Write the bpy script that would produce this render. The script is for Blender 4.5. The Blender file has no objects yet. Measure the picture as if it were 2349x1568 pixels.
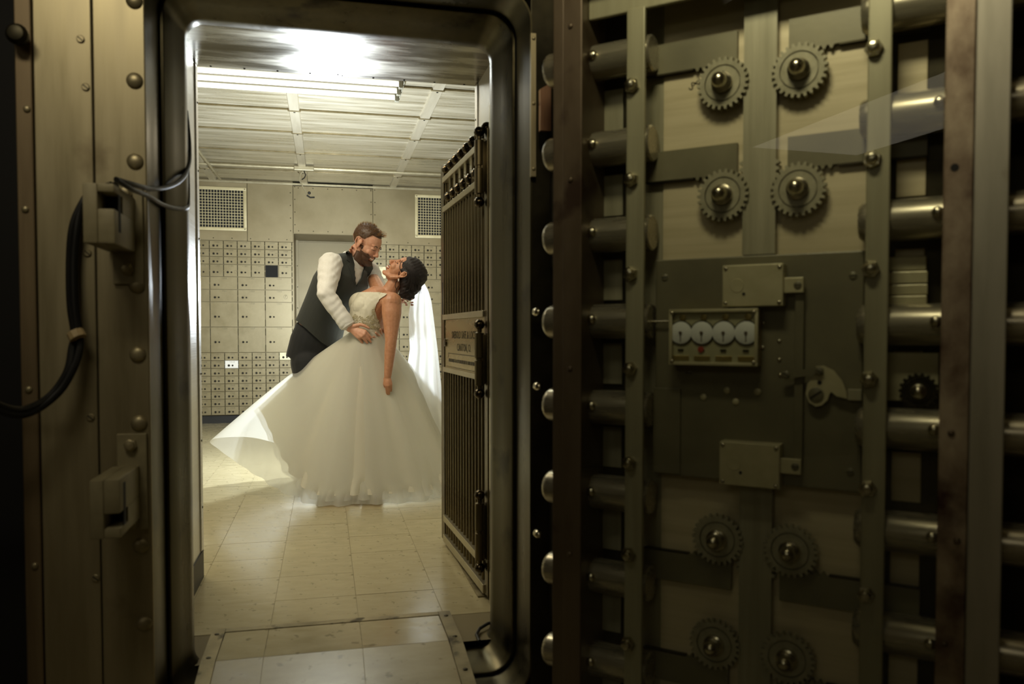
import bpy, bmesh, math, random
from mathutils import Vector, Matrix
from mathutils.bvhtree import BVHTree
random.seed(7)
S = bpy.context.scene
COL = S.collection
PI = math.pi

# ------------------------------------------------------------------ camera
FPX = 1827.0; PPX, PPY = 1174.5, 824.0            # focal length and principal point, in pixels of 2349 x 1568
YAW, PIT = math.radians(13.2), math.radians(-1.9)
CAM = Vector((0, 0, 1.03))
FW = Vector((math.sin(YAW)*math.cos(PIT), math.cos(YAW)*math.cos(PIT), math.sin(PIT)))
RT = Vector((math.cos(YAW), -math.sin(YAW), 0)); UP = RT.cross(FW)
cd = bpy.data.cameras.new('camera'); cam = bpy.data.objects.new('camera', cd); COL.objects.link(cam)
cam.matrix_world = Matrix.Translation(CAM) @ Matrix((RT, UP, -FW)).transposed().to_4x4()
cd.sensor_width = 36.0; cd.sensor_fit = 'HORIZONTAL'; cd.lens = 36.0*FPX/2349.0
cd.shift_x = 0.0; cd.shift_y = (PPY-784.0)/2349.0
cd.clip_start = 0.02; cd.clip_end = 60
cd.dof.use_dof = True; cd.dof.focus_distance = 5.1; cd.dof.aperture_fstop = 2.8
S.camera = cam

# ------------------------------------------------------------------ world, lights, exposure
w = bpy.data.worlds.new('world'); S.world = w; w.use_nodes = True
w.node_tree.nodes['Background'].inputs[0].default_value = (0.5, 0.46, 0.36, 1)
w.node_tree.nodes['Background'].inputs[1].default_value = 0.004
S.view_settings.view_transform = 'Standard'; S.view_settings.look = 'None'
S.view_settings.gamma = 1.0; S.view_settings.exposure = 0.0; S.view_settings.use_curve_mapping = False
def light(name, typ, loc, power, color, size=0.1, size_y=None, aim=None, spread=None):
    l = bpy.data.lights.new(name, typ); l.energy = power; l.color = color
    if typ == 'AREA':
        l.size = size
        if size_y: l.shape = 'RECTANGLE'; l.size_y = size_y
        if spread: l.spread = math.radians(spread)
    else: l.shadow_soft_size = size
    o = bpy.data.objects.new(name, l); COL.objects.link(o); o.location = loc
    if aim is not None:
        o.rotation_euler = (Vector(aim)-Vector(loc)).to_track_quat('-Z', 'Y').to_euler()
    return o
# the photographer's flash hidden behind the groom
FLASH = Vector((0.03, 6.30, 1.35))
light('flash_light', 'POINT', FLASH, 340, (0.82, 0.91, 1.0), 0.04)
# lobby ceiling lamps in front of the vault, plus an added fill at left
light('lobby_lamp_light', 'AREA', (0.35, 0.95, 2.60), 10, (1.0, 0.88, 0.60), 0.5, 0.3, aim=(1.3, 1.75, 2.24), spread=100)
light('lobby_left_fill_light', 'AREA', (-0.75, 0.95, 2.64), 4.6, (1.0, 0.89, 0.66), 0.7, 0.4, aim=(-0.60, 2.25, 1.75), spread=95)  # added unseen lamp that brightens the left plates
light('lobby_far_lamp_light', 'AREA', (-2.4, -1.85, 2.66), 11, (1.0, 0.90, 0.68), 2.4, 1.1, aim=None)
# added fill lamps inside the vault, unseen above the passage and at the right
light('vault_front_fill_light', 'AREA', (-0.7, 4.15, 2.70), 36, (1.0, 0.88, 0.66), 1.6, 0.3, aim=(-0.5, 4.4, 0))
light('vault_side_fill_light', 'AREA', (1.5, 7.3, 2.66), 14, (1.0, 0.86, 0.62), 1.2, 0.3, aim=(1.5, 7.3, 0))

# ------------------------------------------------------------------ pixel helpers (photo pixel -> point on a real plane)
def ray(x, y): return FW + RT*((x-PPX)/FPX) - UP*((y-PPY)/FPX)
def onp(x, y, n, p):
    d = ray(x, y); n = Vector(n); return CAM + d*(n.dot(Vector(p)-CAM)/n.dot(d))
def PY(x, y, v): return onp(x, y, (0, 1, 0), (0, v, 0))
def PZ(x, y, v): return onp(x, y, (0, 0, 1), (0, 0, v))
def PD(x, y, d): return CAM + ray(x, y)*d

# ------------------------------------------------------------------ materials
def rgb(h, k=1.0):
    h = h.lstrip('#'); v = [int(h[i:i+2], 16)/255 for i in (0, 2, 4)]
    return tuple(((c/12.92) if c <= 0.04045 else ((c+0.055)/1.055)**2.4)*k for c in v) + (1,)
def new_mat(name):
    m = bpy.data.materials.new(name); m.use_nodes = True
    nt = m.node_tree; b = nt.nodes['Principled BSDF']; return m, nt, b
def mat(name, col, col2=None, rough=0.5, metal=0.0, scale=(8, 8, 8), detail=6, ramp=(0.35, 0.65), bump=0.0, bscale=None,
        rvar=0.0, spec=0.5, spots=None, rnd=0.0):
    m, nt, b = new_mat(name); N = nt.nodes; L = nt.links
    b.inputs['Roughness'].default_value = rough; b.inputs['Metallic'].default_value = metal
    b.inputs['Base Color'].default_value = col; b.inputs['Specular IOR Level'].default_value = spec
    if col2 is None and not bump: return m
    tc = N.new('ShaderNodeTexCoord'); mp = N.new('ShaderNodeMapping'); L.new(tc.outputs['Object'], mp.inputs[0])
    mp.inputs['Scale'].default_value = scale
    if rnd:
        oi = N.new('ShaderNodeObjectInfo'); cx = N.new('ShaderNodeCombineXYZ')
        mu = N.new('ShaderNodeMath'); mu.operation = 'MULTIPLY'; mu.inputs[1].default_value = 37.0
        L.new(oi.outputs['Random'], mu.inputs[0]); L.new(mu.outputs[0], cx.inputs[0]); L.new(mu.outputs[0], cx.inputs[1])
        L.new(cx.outputs[0], mp.inputs['Location'])
    nz = N.new('ShaderNodeTexNoise'); nz.inputs['Scale'].default_value = 1.0; nz.inputs['Detail'].default_value = detail
    nz.inputs['Roughness'].default_value = 0.62; L.new(mp.outputs[0], nz.inputs['Vector'])
    last = None
    if col2 is not None:
        r = N.new('ShaderNodeValToRGB'); r.color_ramp.elements[0].position = ramp[0]; r.color_ramp.elements[1].position = ramp[1]
        r.color_ramp.elements[0].color = col; r.color_ramp.elements[1].color = col2
        L.new(nz.outputs['Fac'], r.inputs[0]); last = r.outputs[0]
        if spots:                                                     # scattered stains: (colour, scale, threshold)
            n2 = N.new('ShaderNodeTexNoise'); n2.inputs['Scale'].default_value = spots[1]; n2.inputs['Detail'].default_value = 8
            L.new(tc.outputs['Object'], n2.inputs['Vector'])
            r2 = N.new('ShaderNodeValToRGB'); r2.color_ramp.elements[0].position = spots[2]; r2.color_ramp.elements[1].position = spots[2]+spots[3]
            L.new(n2.outputs['Fac'], r2.inputs[0])
            mx = N.new('ShaderNodeMix'); mx.data_type = 'RGBA'; L.new(r2.outputs[0], mx.inputs['Factor'])
            L.new(last, mx.inputs['A']); mx.inputs['B'].default_value = spots[0]; last = mx.outputs['Result']
        if rnd:
            hs = N.new('ShaderNodeHueSaturation'); mm = N.new('ShaderNodeMapRange')
            mm.inputs['To Min'].default_value = 1-rnd; mm.inputs['To Max'].default_value = 1+rnd
            L.new(oi.outputs['Random'], mm.inputs['Value']); L.new(mm.outputs[0], hs.inputs['Value']); L.new(last, hs.inputs['Color']); last = hs.outputs[0]
        L.new(last, b.inputs['Base Color'])
    if rvar:
        mr = N.new('ShaderNodeMapRange'); mr.inputs['To Min'].default_value = rough-rvar; mr.inputs['To Max'].default_value = rough+rvar
        mr.inputs['From Min'].default_value = 0.3; mr.inputs['From Max'].default_value = 0.7
        L.new(nz.outputs['Fac'], mr.inputs['Value']); L.new(mr.outputs[0], b.inputs['Roughness'])
    if bump:
        bp = N.new('ShaderNodeBump'); bp.inputs['Strength'].default_value = bump; bp.inputs['Distance'].default_value = 0.002
        if bscale:
            n3 = N.new('ShaderNodeTexNoise'); n3.inputs['Scale'].default_value = bscale; n3.inputs['Detail'].default_value = 5
            L.new(tc.outputs['Object'], n3.inputs['Vector']); L.new(n3.outputs['Fac'], bp.inputs['Height'])
        else: L.new(nz.outputs['Fac'], bp.inputs['Height'])
        L.new(bp.outputs[0], b.inputs['Normal'])
    return m
M = {}
M['plate'] = mat('wall_plate_steel', rgb('8a8060'), rgb('a99e7e'), 0.42, 0.65, (14, 14, 1.2), 7, (0.3, 0.7), 0.15, None, 0.08, spots=(rgb('64543a'), 3.0, 0.60, 0.12), rnd=0.06)
M['plate_edge'] = mat('wall_plate_brown', rgb('66563d'), rgb('817154'), 0.5, 0.5, (20, 20, 1.5), 7, (0.3, 0.7), 0.15, None, 0.08)
M['frame'] = mat('frame_bronze', rgb('3c3728'), rgb('565039'), 0.33, 0.85, (9, 9, 1.0), 8, (0.3, 0.7), 0.10, None, 0.10, spots=(rgb('241e13'), 5.0, 0.60, 0.1))
M['steel'] = mat('polished_steel', rgb('b5ae96'), rgb('cfc8b0'), 0.22, 1.0, (30, 30, 4), 5, (0.3, 0.7), 0.05, None, 0.06)
M['bolt'] = mat('bolt_steel', rgb('9c957d'), rgb('b5ae98'), 0.28, 0.7, (3, 40, 40), 5, (0.3, 0.7), 0.05, None, 0.08)
M['seam'] = mat('seam_steel', rgb('6d6244'), rgb('83775a'), 0.4, 0.6, (10, 10, 10))
M['batten'] = mat('batten_steel', rgb('b5ad97'), rgb('cbc4b0'), 0.36, 0.6, (14, 1.2, 14), 7, (0.3, 0.7), 0.08)
M['darksteel'] = mat('dark_steel', rgb('2a271b'), rgb('3d3827'), 0.45, 0.8, (6, 6, 6), 6, (0.3, 0.7), 0.1, None, 0.1)
M['black'] = mat('black_gap', rgb('0b0a07'), None, 0.8)  # flat black stands in for shade in holes, slots and gaps
M['beige'] = mat('bracket_paint', rgb('857c5e'), rgb('968d6c'), 0.55, 0.15, (25, 25, 25), 6, (0.3, 0.7), 0.25, 60, 0.05, spots=(rgb('5b5032'), 9.0, 0.68, 0.06))
M['doorbase'] = mat('door_base_plate', rgb('b5a985'), rgb('c9bd9a'), 0.38, 0.1, (1.5, 40, 40), 6, (0.3, 0.7), 0.08, None, 0.06)
M['doorgrey'] = mat('door_slide_steel', rgb('88846a'), rgb('a09b80'), 0.36, 0.15, (40, 40, 2), 6, (0.3, 0.7), 0.08, None, 0.06)
M['lockplate'] = mat('lock_plate_olive', rgb('646049'), rgb('757054'), 0.42, 0.15, (5, 5, 5), 6, (0.3, 0.7), 0.08, 80, 0.05)
M['lockbox'] = mat('lock_box_nickel', rgb('b0a983'), rgb('c0b993'), 0.35, 0.2, (18, 18, 18), 6, (0.3, 0.7), 0.05, None, 0.05)
M['bar'] = mat('carrier_bar_steel', rgb('8f8a6d'), rgb('a39e80'), 0.40, 0.2, (30, 30, 1.5), 6, (0.3, 0.7), 0.08, None, 0.06)
M['brownplate'] = mat('edge_plate_bronze', rgb('574a36'), rgb('6b5e49'), 0.45, 0.4, (8, 8, 3), 8, (0.3, 0.7), 0.15, None, 0.1, spots=(rgb('403022'), 6.0, 0.58, 0.1))
M['stainplate'] = mat('edge_plate_stained', rgb('6b5743'), rgb('b3a58b'), 0.42, 0.4, (9, 9, 6), 9, (0.36, 0.66), 0.2, None, 0.12, spots=(rgb('43291d'), 5.0, 0.55, 0.1))
M['greyplate'] = mat('edge_plate_grey', rgb('a09d8a'), rgb('bab6a4'), 0.38, 0.4, (16, 16, 2), 7, (0.3, 0.7), 0.1, None, 0.08, spots=(rgb('75644a'), 4.0, 0.62, 0.1))
M['copper'] = mat('catchlight_copper', rgb('9a6f52'), rgb('c49a7c'), 0.3, 0.6, (60, 60, 3), 5, (0.3, 0.7), 0.1)  # copper tint stands in for light caught on the polished door edge
M['lockring'] = mat('lock_ring', rgb('5a5034'), None, 0.4, 0.7)
M['brass'] = mat('brass', rgb('a08d55'), rgb('b8a46b'), 0.35, 0.9, (20, 20, 20), 4, (0.3, 0.7), 0.05)
M['vpanel'] = mat('vault_panel', rgb('7f7354'), rgb('918566'), 0.45, 0.4, (3, 3, 3), 8, (0.3, 0.7), 0.05, 30, 0.06, spots=(rgb('665b40'), 1.6, 0.60, 0.2), rnd=0.05)
M['ceilp'] = mat('ceiling_steel', rgb('a0977c'), rgb('d6cfba'), 0.33, 0.65, (1.2, 14, 14), 9, (0.32, 0.68), 0.12, None, 0.12, rnd=0.05)
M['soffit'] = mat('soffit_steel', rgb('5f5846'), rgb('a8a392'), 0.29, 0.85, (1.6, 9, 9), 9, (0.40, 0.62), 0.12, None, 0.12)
M['lining'] = mat('lining_steel', rgb('d9d8d0'), rgb('e6e5de'), 0.32, 0.35, (3, 3, 240), 4, (0.3, 0.7), 0.25, None, 0.04)
M['boxdoor'] = mat('deposit_door', rgb('817657'), rgb('8f8465'), 0.42, 0.4, (9, 9, 9), 6, (0.3, 0.7), 0.04, 90, 0.05, spots=(rgb('655b40'), 7.0, 0.66, 0.1), rnd=0.05)
M['boxdoor2'] = mat('deposit_door_pale', rgb('c9c19b'), rgb('d2caa6'), 0.4, 0.3, (9, 9, 9), 6)
M['white'] = mat('white_card', rgb('eceae2'), None, 0.5)
M['ink'] = mat('number_ink', rgb('4a4330'), None, 0.6)
M['tile'] = mat('vinyl_tile', rgb('998e6c'), rgb('aaa07e'), 0.19, 0.0, (10, 22, 10), 9, (0.2, 0.8), 0.10, None, 0.07, spec=0.65, spots=(rgb('7f7455'), 24.0, 0.62, 0.06), rnd=0.03)
M['tilebase'] = mat('tile_joint', rgb('6f6443'), None, 0.7)
M['worn'] = mat('worn_concrete', rgb('8d8262'), rgb('aa9f7d'), 0.6, 0.0, (5, 5, 5), 9, (0.3, 0.7), 0.4, 40, 0.1, spots=(rgb('5c5136'), 12, 0.62, 0.06))
M['edging'] = mat('ramp_edging', rgb('6e6447'), rgb('9a8f70'), 0.42, 0.6, (12, 12, 12), 8, (0.3, 0.7), 0.2, None, 0.1, spots=(rgb('40371f'), 14, 0.60, 0.08))
M['gate'] = mat('gate_bronze', rgb('574d36'), rgb('70654a'), 0.30, 0.9, (20, 20, 2), 6, (0.3, 0.7), 0.06, None, 0.08)
M['gateplate'] = mat('gate_name_plate', rgb('a3946a'), rgb('b8aa80'), 0.27, 0.85, (3, 3, 12), 7, (0.3, 0.7), 0.05, None, 0.07)
M['gaterail'] = mat('gate_rail_steel', rgb('a79f86'), rgb('c2bba0'), 0.30, 0.85, (6, 6, 6), 6, (0.3, 0.7), 0.05)
M['ball'] = mat('gate_ball_bronze', rgb('4d4433'), None, 0.18, 1.0)
M['rubber'] = mat('black_rubber', rgb('0c0c0a'), None, 0.38)
M['tie'] = mat('cable_tag', rgb('b09a70'), None, 0.6)
M['plinth'] = mat('dark_plinth', rgb('12110c'), rgb('1c1a12'), 0.5, 0, (5, 5, 5))
M['ventm'] = mat('vent_paint', rgb('b7ab83'), rgb('c4b890'), 0.5, 0.2, (10, 10, 10), 5)
M['lobbywall'] = mat('lobby_wall', rgb('7a6f55'), rgb('857a5f'), 0.8, 0, (3, 3, 3))
M['lobbydark'] = mat('lobby_shade_wall', rgb('0a0906'), None, 0.9)  # near-black colour paints the shade of the void beside the plates
M['lobbyceil'] = mat('lobby_ceiling', rgb('cbc2aa'), rgb('d6cdb6'), 0.8, 0, (3, 3, 3))
M['conduit'] = mat('conduit', rgb('958c70'), rgb('a89f84'), 0.4, 0.5, (10, 10, 10))
M['fixture'] = mat('fixture_enamel', rgb('8a8777'), None, 0.35, 0.1)
m, nt, b = new_mat('lit_tube'); b.inputs['Base Color'].default_value = (0.9, 0.9, 0.85, 1)
b.inputs['Emission Color'].default_value = (1.0, 0.95, 0.84, 1); b.inputs['Emission Strength'].default_value = 1.6; M['tube'] = m
m, nt, b = new_mat('clear_glass'); N = nt.nodes; L = nt.links
tr = N.new('ShaderNodeBsdfTransparent'); gl = N.new('ShaderNodeBsdfGlossy'); gl.inputs['Roughness'].default_value = 0.012
fr = N.new('ShaderNodeFresnel'); fr.inputs['IOR'].default_value = 1.52; mx = N.new('ShaderNodeMixShader')
tr.inputs[0].default_value = (0.98, 0.992, 0.98, 1)
ge = N.new('ShaderNodeNewGeometry'); iv = N.new('ShaderNodeMath'); iv.operation = 'SUBTRACT'; iv.inputs[0].default_value = 1.0; L.new(ge.outputs['Backfacing'], iv.inputs[1])
fm = N.new('ShaderNodeMath'); fm.operation = 'MULTIPLY'; L.new(fr.outputs[0], fm.inputs[0]); L.new(iv.outputs[0], fm.inputs[1])   # pane reflects on its entry face only
L.new(fm.outputs[0], mx.inputs[0]); L.new(tr.outputs[0], mx.inputs[1]); L.new(gl.outputs[0], mx.inputs[2])
L.new(mx.outputs[0], N['Material Output'].inputs[0]); N.remove(b); M['glass'] = m

# ------------------------------------------------------------------ mesh helpers
class MB:
    """collects shapes into one bmesh"""
    def __init__(s): s.bm = bmesh.new(); s.mi = 0
    def _tag(s, faces):
        for f in faces: f.material_index = s.mi
    def poly(s, pts, faces):
        vs = [s.bm.verts.new(p) for p in pts]; fs = []
        for f in faces:
            try: fs.append(s.bm.faces.new([vs[i] for i in f]))
            except ValueError: pass
        s._tag(fs); return vs
    def box(s, x0, x1, y0, y1, z0, z1, bev=0.0, mtx=None):
        p = [Vector((x, y, z)) for x in (x0, x1) for y in (y0, y1) for z in (z0, z1)]
        if mtx is not None: p = [mtx @ q for q in p]
        vs = s.poly(p, [(0, 1, 3, 2), (4, 6, 7, 5), (0, 4, 5, 1), (2, 3, 7, 6), (0, 2, 6, 4), (1, 5, 7, 3)])
        if bev:
            es = set(e for v in vs for e in v.link_edges)
            r = bmesh.ops.bevel(s.bm, geom=list(es), offset=bev, segments=2, affect='EDGES', profile=0.5)
            s._tag(r['faces'])
        return vs
    def prism(s, poly, z0, z1, mtx=None, bev=0):
        n = len(poly); mt = mtx or Matrix()
        pts = [mt @ Vector((p[0], p[1], z0)) for p in poly] + [mt @ Vector((p[0], p[1], z1)) for p in poly]
        fs = [tuple(range(n))[::-1], tuple(range(n, 2*n))] + [(i, (i+1) % n, n+(i+1) % n, n+i) for i in range(n)]
        vs = s.poly(pts, fs)
        if bev:
            es = [e for v in vs[n:] for e in v.link_edges if all(q in vs[n:] for q in e.verts)]
            r = bmesh.ops.bevel(s.bm, geom=list(set(es)), offset=bev, segments=2, affect='EDGES'); s._tag(r['faces'])
    def lathe(s, prof, seg=24, mtx=None, cap=True):
        mt = mtx or Matrix(); rings = []
        for r, z in prof:
            if r < 1e-6: rings.append([s.bm.verts.new(mt @ Vector((0, 0, z)))])
            else: rings.append([s.bm.verts.new(mt @ Vector((r*math.cos(2*PI*k/seg), r*math.sin(2*PI*k/seg), z))) for k in range(seg)])
        fs = []
        for a, b2 in zip(rings, rings[1:]):
            for k in range(seg):
                k2 = (k+1) % seg
                if len(a) == 1 and len(b2) == 1: continue
                if len(a) == 1: q = [a[0], b2[k], b2[k2]]
                elif len(b2) == 1: q = [a[k], b2[0], a[k2]]
                else: q = [a[k], b2[k], b2[k2], a[k2]]
                fs.append(s.bm.faces.new(q[::-1]))
        if cap:
            if len(rings[0]) > 1: fs.append(s.bm.faces.new(rings[0][::-1]))
            if len(rings[-1]) > 1: fs.append(s.bm.faces.new(rings[-1]))
        s._tag(fs)
    def tube(s, pts, r, seg=8, cap=True):
        pts = [Vector(p) for p in pts]; n = len(pts); rad = r if isinstance(r, (list, tuple)) else [r]*n
        t0 = (pts[1]-pts[0]).normalized(); nn = t0.orthogonal().normalized(); rings = []
        for i, p in enumerate(pts):
            t = (pts[min(i+1, n-1)]-pts[max(i-1, 0)]).normalized()
            nn = (nn - t*nn.dot(t)).normalized(); bb = t.cross(nn)
            rings.append([s.bm.verts.new(p + (nn*math.cos(2*PI*k/seg)+bb*math.sin(2*PI*k/seg))*rad[i]) for k in range(seg)])
        fs = []
        for a, b2 in zip(rings, rings[1:]):
            for k in range(seg): fs.append(s.bm.faces.new([a[k], a[(k+1) % seg], b2[(k+1) % seg], b2[k]]))
        if cap: fs.append(s.bm.faces.new(rings[0][::-1])); fs.append(s.bm.faces.new(rings[-1]))
        s._tag(fs)
    def ball(s, c, r, u=16, v=10, scale=(1, 1, 1), mtx=None):
        mt = Matrix.Translation(Vector(c)) @ (mtx or Matrix()) @ Matrix.Diagonal((r*scale[0], r*scale[1], r*scale[2], 1))
        s.lathe([(0, -1)]+[(math.sin(PI*k/v), -math.cos(PI*k/v)) for k in range(1, v)]+[(0, 1)], u, mt)
    def grid(s, rows, closed=False, flip=False):
        vr = [[s.bm.verts.new(p) for p in r] for r in rows]; fs = []
        for a, b2 in zip(vr, vr[1:]):
            n = len(a)
            for k in range(n if closed else n-1):
                q = [a[k], a[(k+1) % n], b2[(k+1) % n], b2[k]]
                fs.append(s.bm.faces.new(q[::-1] if flip else q))
        s._tag(fs); return vr
    def mesh(s, name, mats, smooth=35):
        me = bpy.data.meshes.new(name); bmesh.ops.recalc_face_normals(s.bm, faces=s.bm.faces[:]); s.bm.to_mesh(me); s.bm.free()
        for q in (mats if isinstance(mats, (list, tuple)) else [mats]): me.materials.append(q)
        if smooth:
            me.polygons.foreach_set('use_smooth', [True]*len(me.polygons)); me.set_sharp_from_angle(angle=math.radians(smooth))
        return me
    def build(s, name, mats, parent=None, smooth=35):
        return place(s.mesh(name, mats, smooth), name, parent)
def place(me, name, parent=None, loc=None, rot=None, scale=None):
    o = bpy.data.objects.new(name, me); COL.objects.link(o)
    if parent: o.parent = parent
    if loc is not None: o.location = loc
    if rot is not None: o.rotation_euler = rot
    if scale is not None: o.scale = scale
    return o
def tag(o, label=None, cat=None, group=None, kind=None):
    if label: o['label'] = label
    if cat: o['category'] = cat
    if group: o['group'] = group
    if kind: o['kind'] = kind
    return o
def thing(name, label, cat, loc=(0, 0, 0), rotz=0, group=None, kind=None):
    o = bpy.data.objects.new(name, None); COL.objects.link(o); o.location = loc; o.rotation_euler = (0, 0, rotz); o.empty_display_size = 0.05
    return tag(o, label, cat, group, kind)
def boxobj(name, m, parent, x0, x1, y0, y1, z0, z1, bev=0.0):
    b = MB(); b.box(x0, x1, y0, y1, z0, z1, bev); return b.build(name, m, parent, 15)
def text_mesh(name, body, size, m, extrude=0.0004, align='CENTER'):
    c = bpy.data.curves.new(name, 'FONT'); c.body = body; c.size = size; c.extrude = extrude; c.align_x = align; c.align_y = 'CENTER'; c.resolution_u = 2
    o = bpy.data.objects.new(name, c); COL.objects.link(o); bpy.context.view_layer.update()
    me = bpy.data.meshes.new_from_object(o.evaluated_get(bpy.context.evaluated_depsgraph_get()))
    bpy.data.objects.remove(o); me.name = name; me.materials.clear(); me.materials.append(m); return me
def dome_mesh(name, r, h, m, seg=16, base=0.25):
    b = MB(); prof = [(r, 0), (r, h*base)] + [(r*math.cos(t*PI/2/5), h*base+(h*(1-base))*math.sin(t*PI/2/5)) for t in range(1, 6)]
    prof[-1] = (0, h); b.lathe(prof, seg); return b.mesh(name, m, 50)
def screw_mesh(name, r, h, m, dark):
    b = MB(); b.lathe([(r, 0), (r, h*0.6), (r*0.8, h), (0, h)], 14); b.mi = 1
    b.box(-r*0.85, r*0.85, -r*0.13, r*0.13, h*0.9, h*1.05); return b.mesh(name, [m, dark], 40)
FACE_CAM = (PI/2, 0, 0)       # rotates local +z to world -y (towards the lobby)
# ================================================================== the setting
YB = 9.57; ZC = 2.77
# ---- vault floor: vinyl tiles
fl = boxobj('floor', M['tilebase'], None, -2.7, 2.7, 2.60, 10.4, -0.06, -0.0015); tag(fl, 'scuffed beige vinyl tile floor of the vault', 'floor', kind='structure')
TS = 0.305
b = MB(); b.box(0.0008, TS-0.0008, 0.0008, TS-0.0008, -0.004, 0.0); tile_me = b.mesh('floor_tile', M['tile'])
rest = MB(); near = []
for i in range(-9, 9):
    for j in range(0, 26):
        x, y = 0.11+i*TS, 2.855+(j-1)*TS
        if y < 2.62: continue
        if y+TS > 10.35: continue
        seen = -1.75 <= x <= 1.4 and y < YB
        if seen and not (y > 4.9 and abs(x+0.1) > 0.2*y): near.append((y, x))
        else: rest.box(x+0.0008, x+TS-0.0008, y+0.0008, y+TS-0.0008, -0.004, 0.0)
near.sort()
for k, (y, x) in enumerate(near):
    if k < 290: place(tile_me, 'floor_tile', fl, (x, y, random.uniform(-0.0006, 0.0004)))
    else: rest.box(x+0.0008, x+TS-0.0008, y+0.0008, y+TS-0.0008, -0.004, 0.0)
r = rest.build('floor_tile_field', M['tile'], fl); r['kind'] = 'stuff'
# ---- vault walls
for nm, x0, x1 in (('wall_left', -2.75, -2.7), ('wall_right', 2.7, 2.75)):
    tag(boxobj(nm, M['vpanel'], None, x0, x1, 3.56, 10.4, -0.06, ZC), 'beige steel side wall of the vault', 'wall', kind='structure')
# ---- passage lining (thickness of the vault wall): left, right, soffit
XL, XR, ZS, Y0, Y1 = -0.513, 0.668, 2.05+0.085, 2.66, 3.55
wp = boxobj('wall_passage_left', M['lining'], None, -2.7, XL, Y0, Y1, -0.06, ZC); tag(wp, 'polished steel lining on the left of the vault passage', 'wall', kind='structure')
boxobj('edge_strip', M['lining'], wp, XL, XL+0.006, Y1-0.05, Y1+0.004, 0.12, ZS-0.002, 0.002)
sc = dome_mesh('lining_screw', 0.005, 0.003, M['darksteel'], 10)
for k in range(7): place(sc, 'screw', wp, (XL+0.006, Y1-0.02, 0.3+0.28*k), (0, PI/2, 0))
wr = boxobj('wall_passage_right', M['lining'], None, XR, 2.7, Y0, Y1, -0.06, ZC); tag(wr, 'polished steel lining on the right of the vault passage behind the gate', 'wall', kind='structure')
boxobj('edge_strip', M['lining'], wr, XR-0.006, XR, Y1-0.05, Y1+0.004, 0.1, ZS-0.002, 0.002)
for k in range(7): place(sc, 'screw', wr, (XR-0.006, Y1-0.02, 0.3+0.28*k), (0, -PI/2, 0))
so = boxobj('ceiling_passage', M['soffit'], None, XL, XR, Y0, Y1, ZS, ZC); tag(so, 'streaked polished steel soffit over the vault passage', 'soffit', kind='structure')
bt = boxobj('batten', M['lining'], so, 0.045, 0.078, 2.75, Y1+0.004, ZS-0.006, ZS, 0.0015)
sd = dome_mesh('soffit_screw', 0.0045, 0.003, M['black'], 10)
for y in (3.0, Y1-0.04): place(sd, 'screw', so, (0.0615, y, ZS-0.006), (PI, 0, 0))
for k in range(9): place(sd, 'screw', so, (XL+0.06+0.133*k, Y1-0.012, ZS), (PI, 0, 0))
tag(boxobj('baseboard_left', M['plinth'], None, XL, XL+0.006, Y0, Y1, 0, 0.115), 'dark baseboard along the left passage lining', 'baseboard', kind='structure')
tag(boxobj('baseboard_right', M['plinth'], None, XR-0.006, XR, Y0, Y1, 0, 0.10), 'dark baseboard along the right passage lining', 'baseboard', kind='structure')
# ---- vault ceiling: steel panels with raised seams and battens
ce = boxobj('ceiling', M['darksteel'], None, -2.7, 2.7, 3.55, 10.4, ZC+0.006, ZC+0.06); tag(ce, 'brushed steel panelled ceiling of the vault', 'ceiling', kind='structure')
xs = [-2.24, -1.22, -0.22, 0.795, 1.815]; ys = [3.56, 4.2, 4.95, 5.70, 6.47, 7.19, 7.99, 8.92, 9.57]
xe = [-2.7]+xs+[2.7]
for i in range(len(xe)-1):
    for j in range(len(ys)-1):
        boxobj('ceiling_panel', M['ceilp'], ce, xe[i]+0.002, xe[i+1]-0.002, ys[j]+0.002, ys[j+1]-0.002, ZC, ZC+0.006+random.uniform(0, 0.002))
for j in range(1, len(ys)-1):
    bb = MB(); bb.box(-2.7, 2.7, ys[j]-0.012, ys[j]+0.004, ZC-0.014, ZC, 0.003); bb.build('seam_strip', M['seam'], ce)
scm = screw_mesh('batten_screw', 0.008, 0.004, M['darksteel'], M['black'])
for x in xs:
    for j in range(len(ys)-1):
        bb = MB(); bb.prism([(-0.043, 0), (0.043, 0), (0.036, -0.018), (-0.036, -0.018)], ys[j]+0.004, ys[j+1]-0.012,
            Matrix.Translation((x, 0, ZC)) @ Matrix(((1, 0, 0, 0), (0, 0, 1, 0), (0, 1, 0, 0), (0, 0, 0, 1))))
        bt = bb.build('batten', M['batten'], ce)
        if j: place(scm, 'batten_screw', ce, (x, ys[j]+0.035, ZC-0.018), (PI, 0, 0))
        bb = MB(); bb.box(x-0.05, x+0.05, ys[j]-0.016, ys[j]+0.008, ZC-0.022, ZC, 0.003); bb.build('batten_clip', M['seam'], ce)
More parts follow.
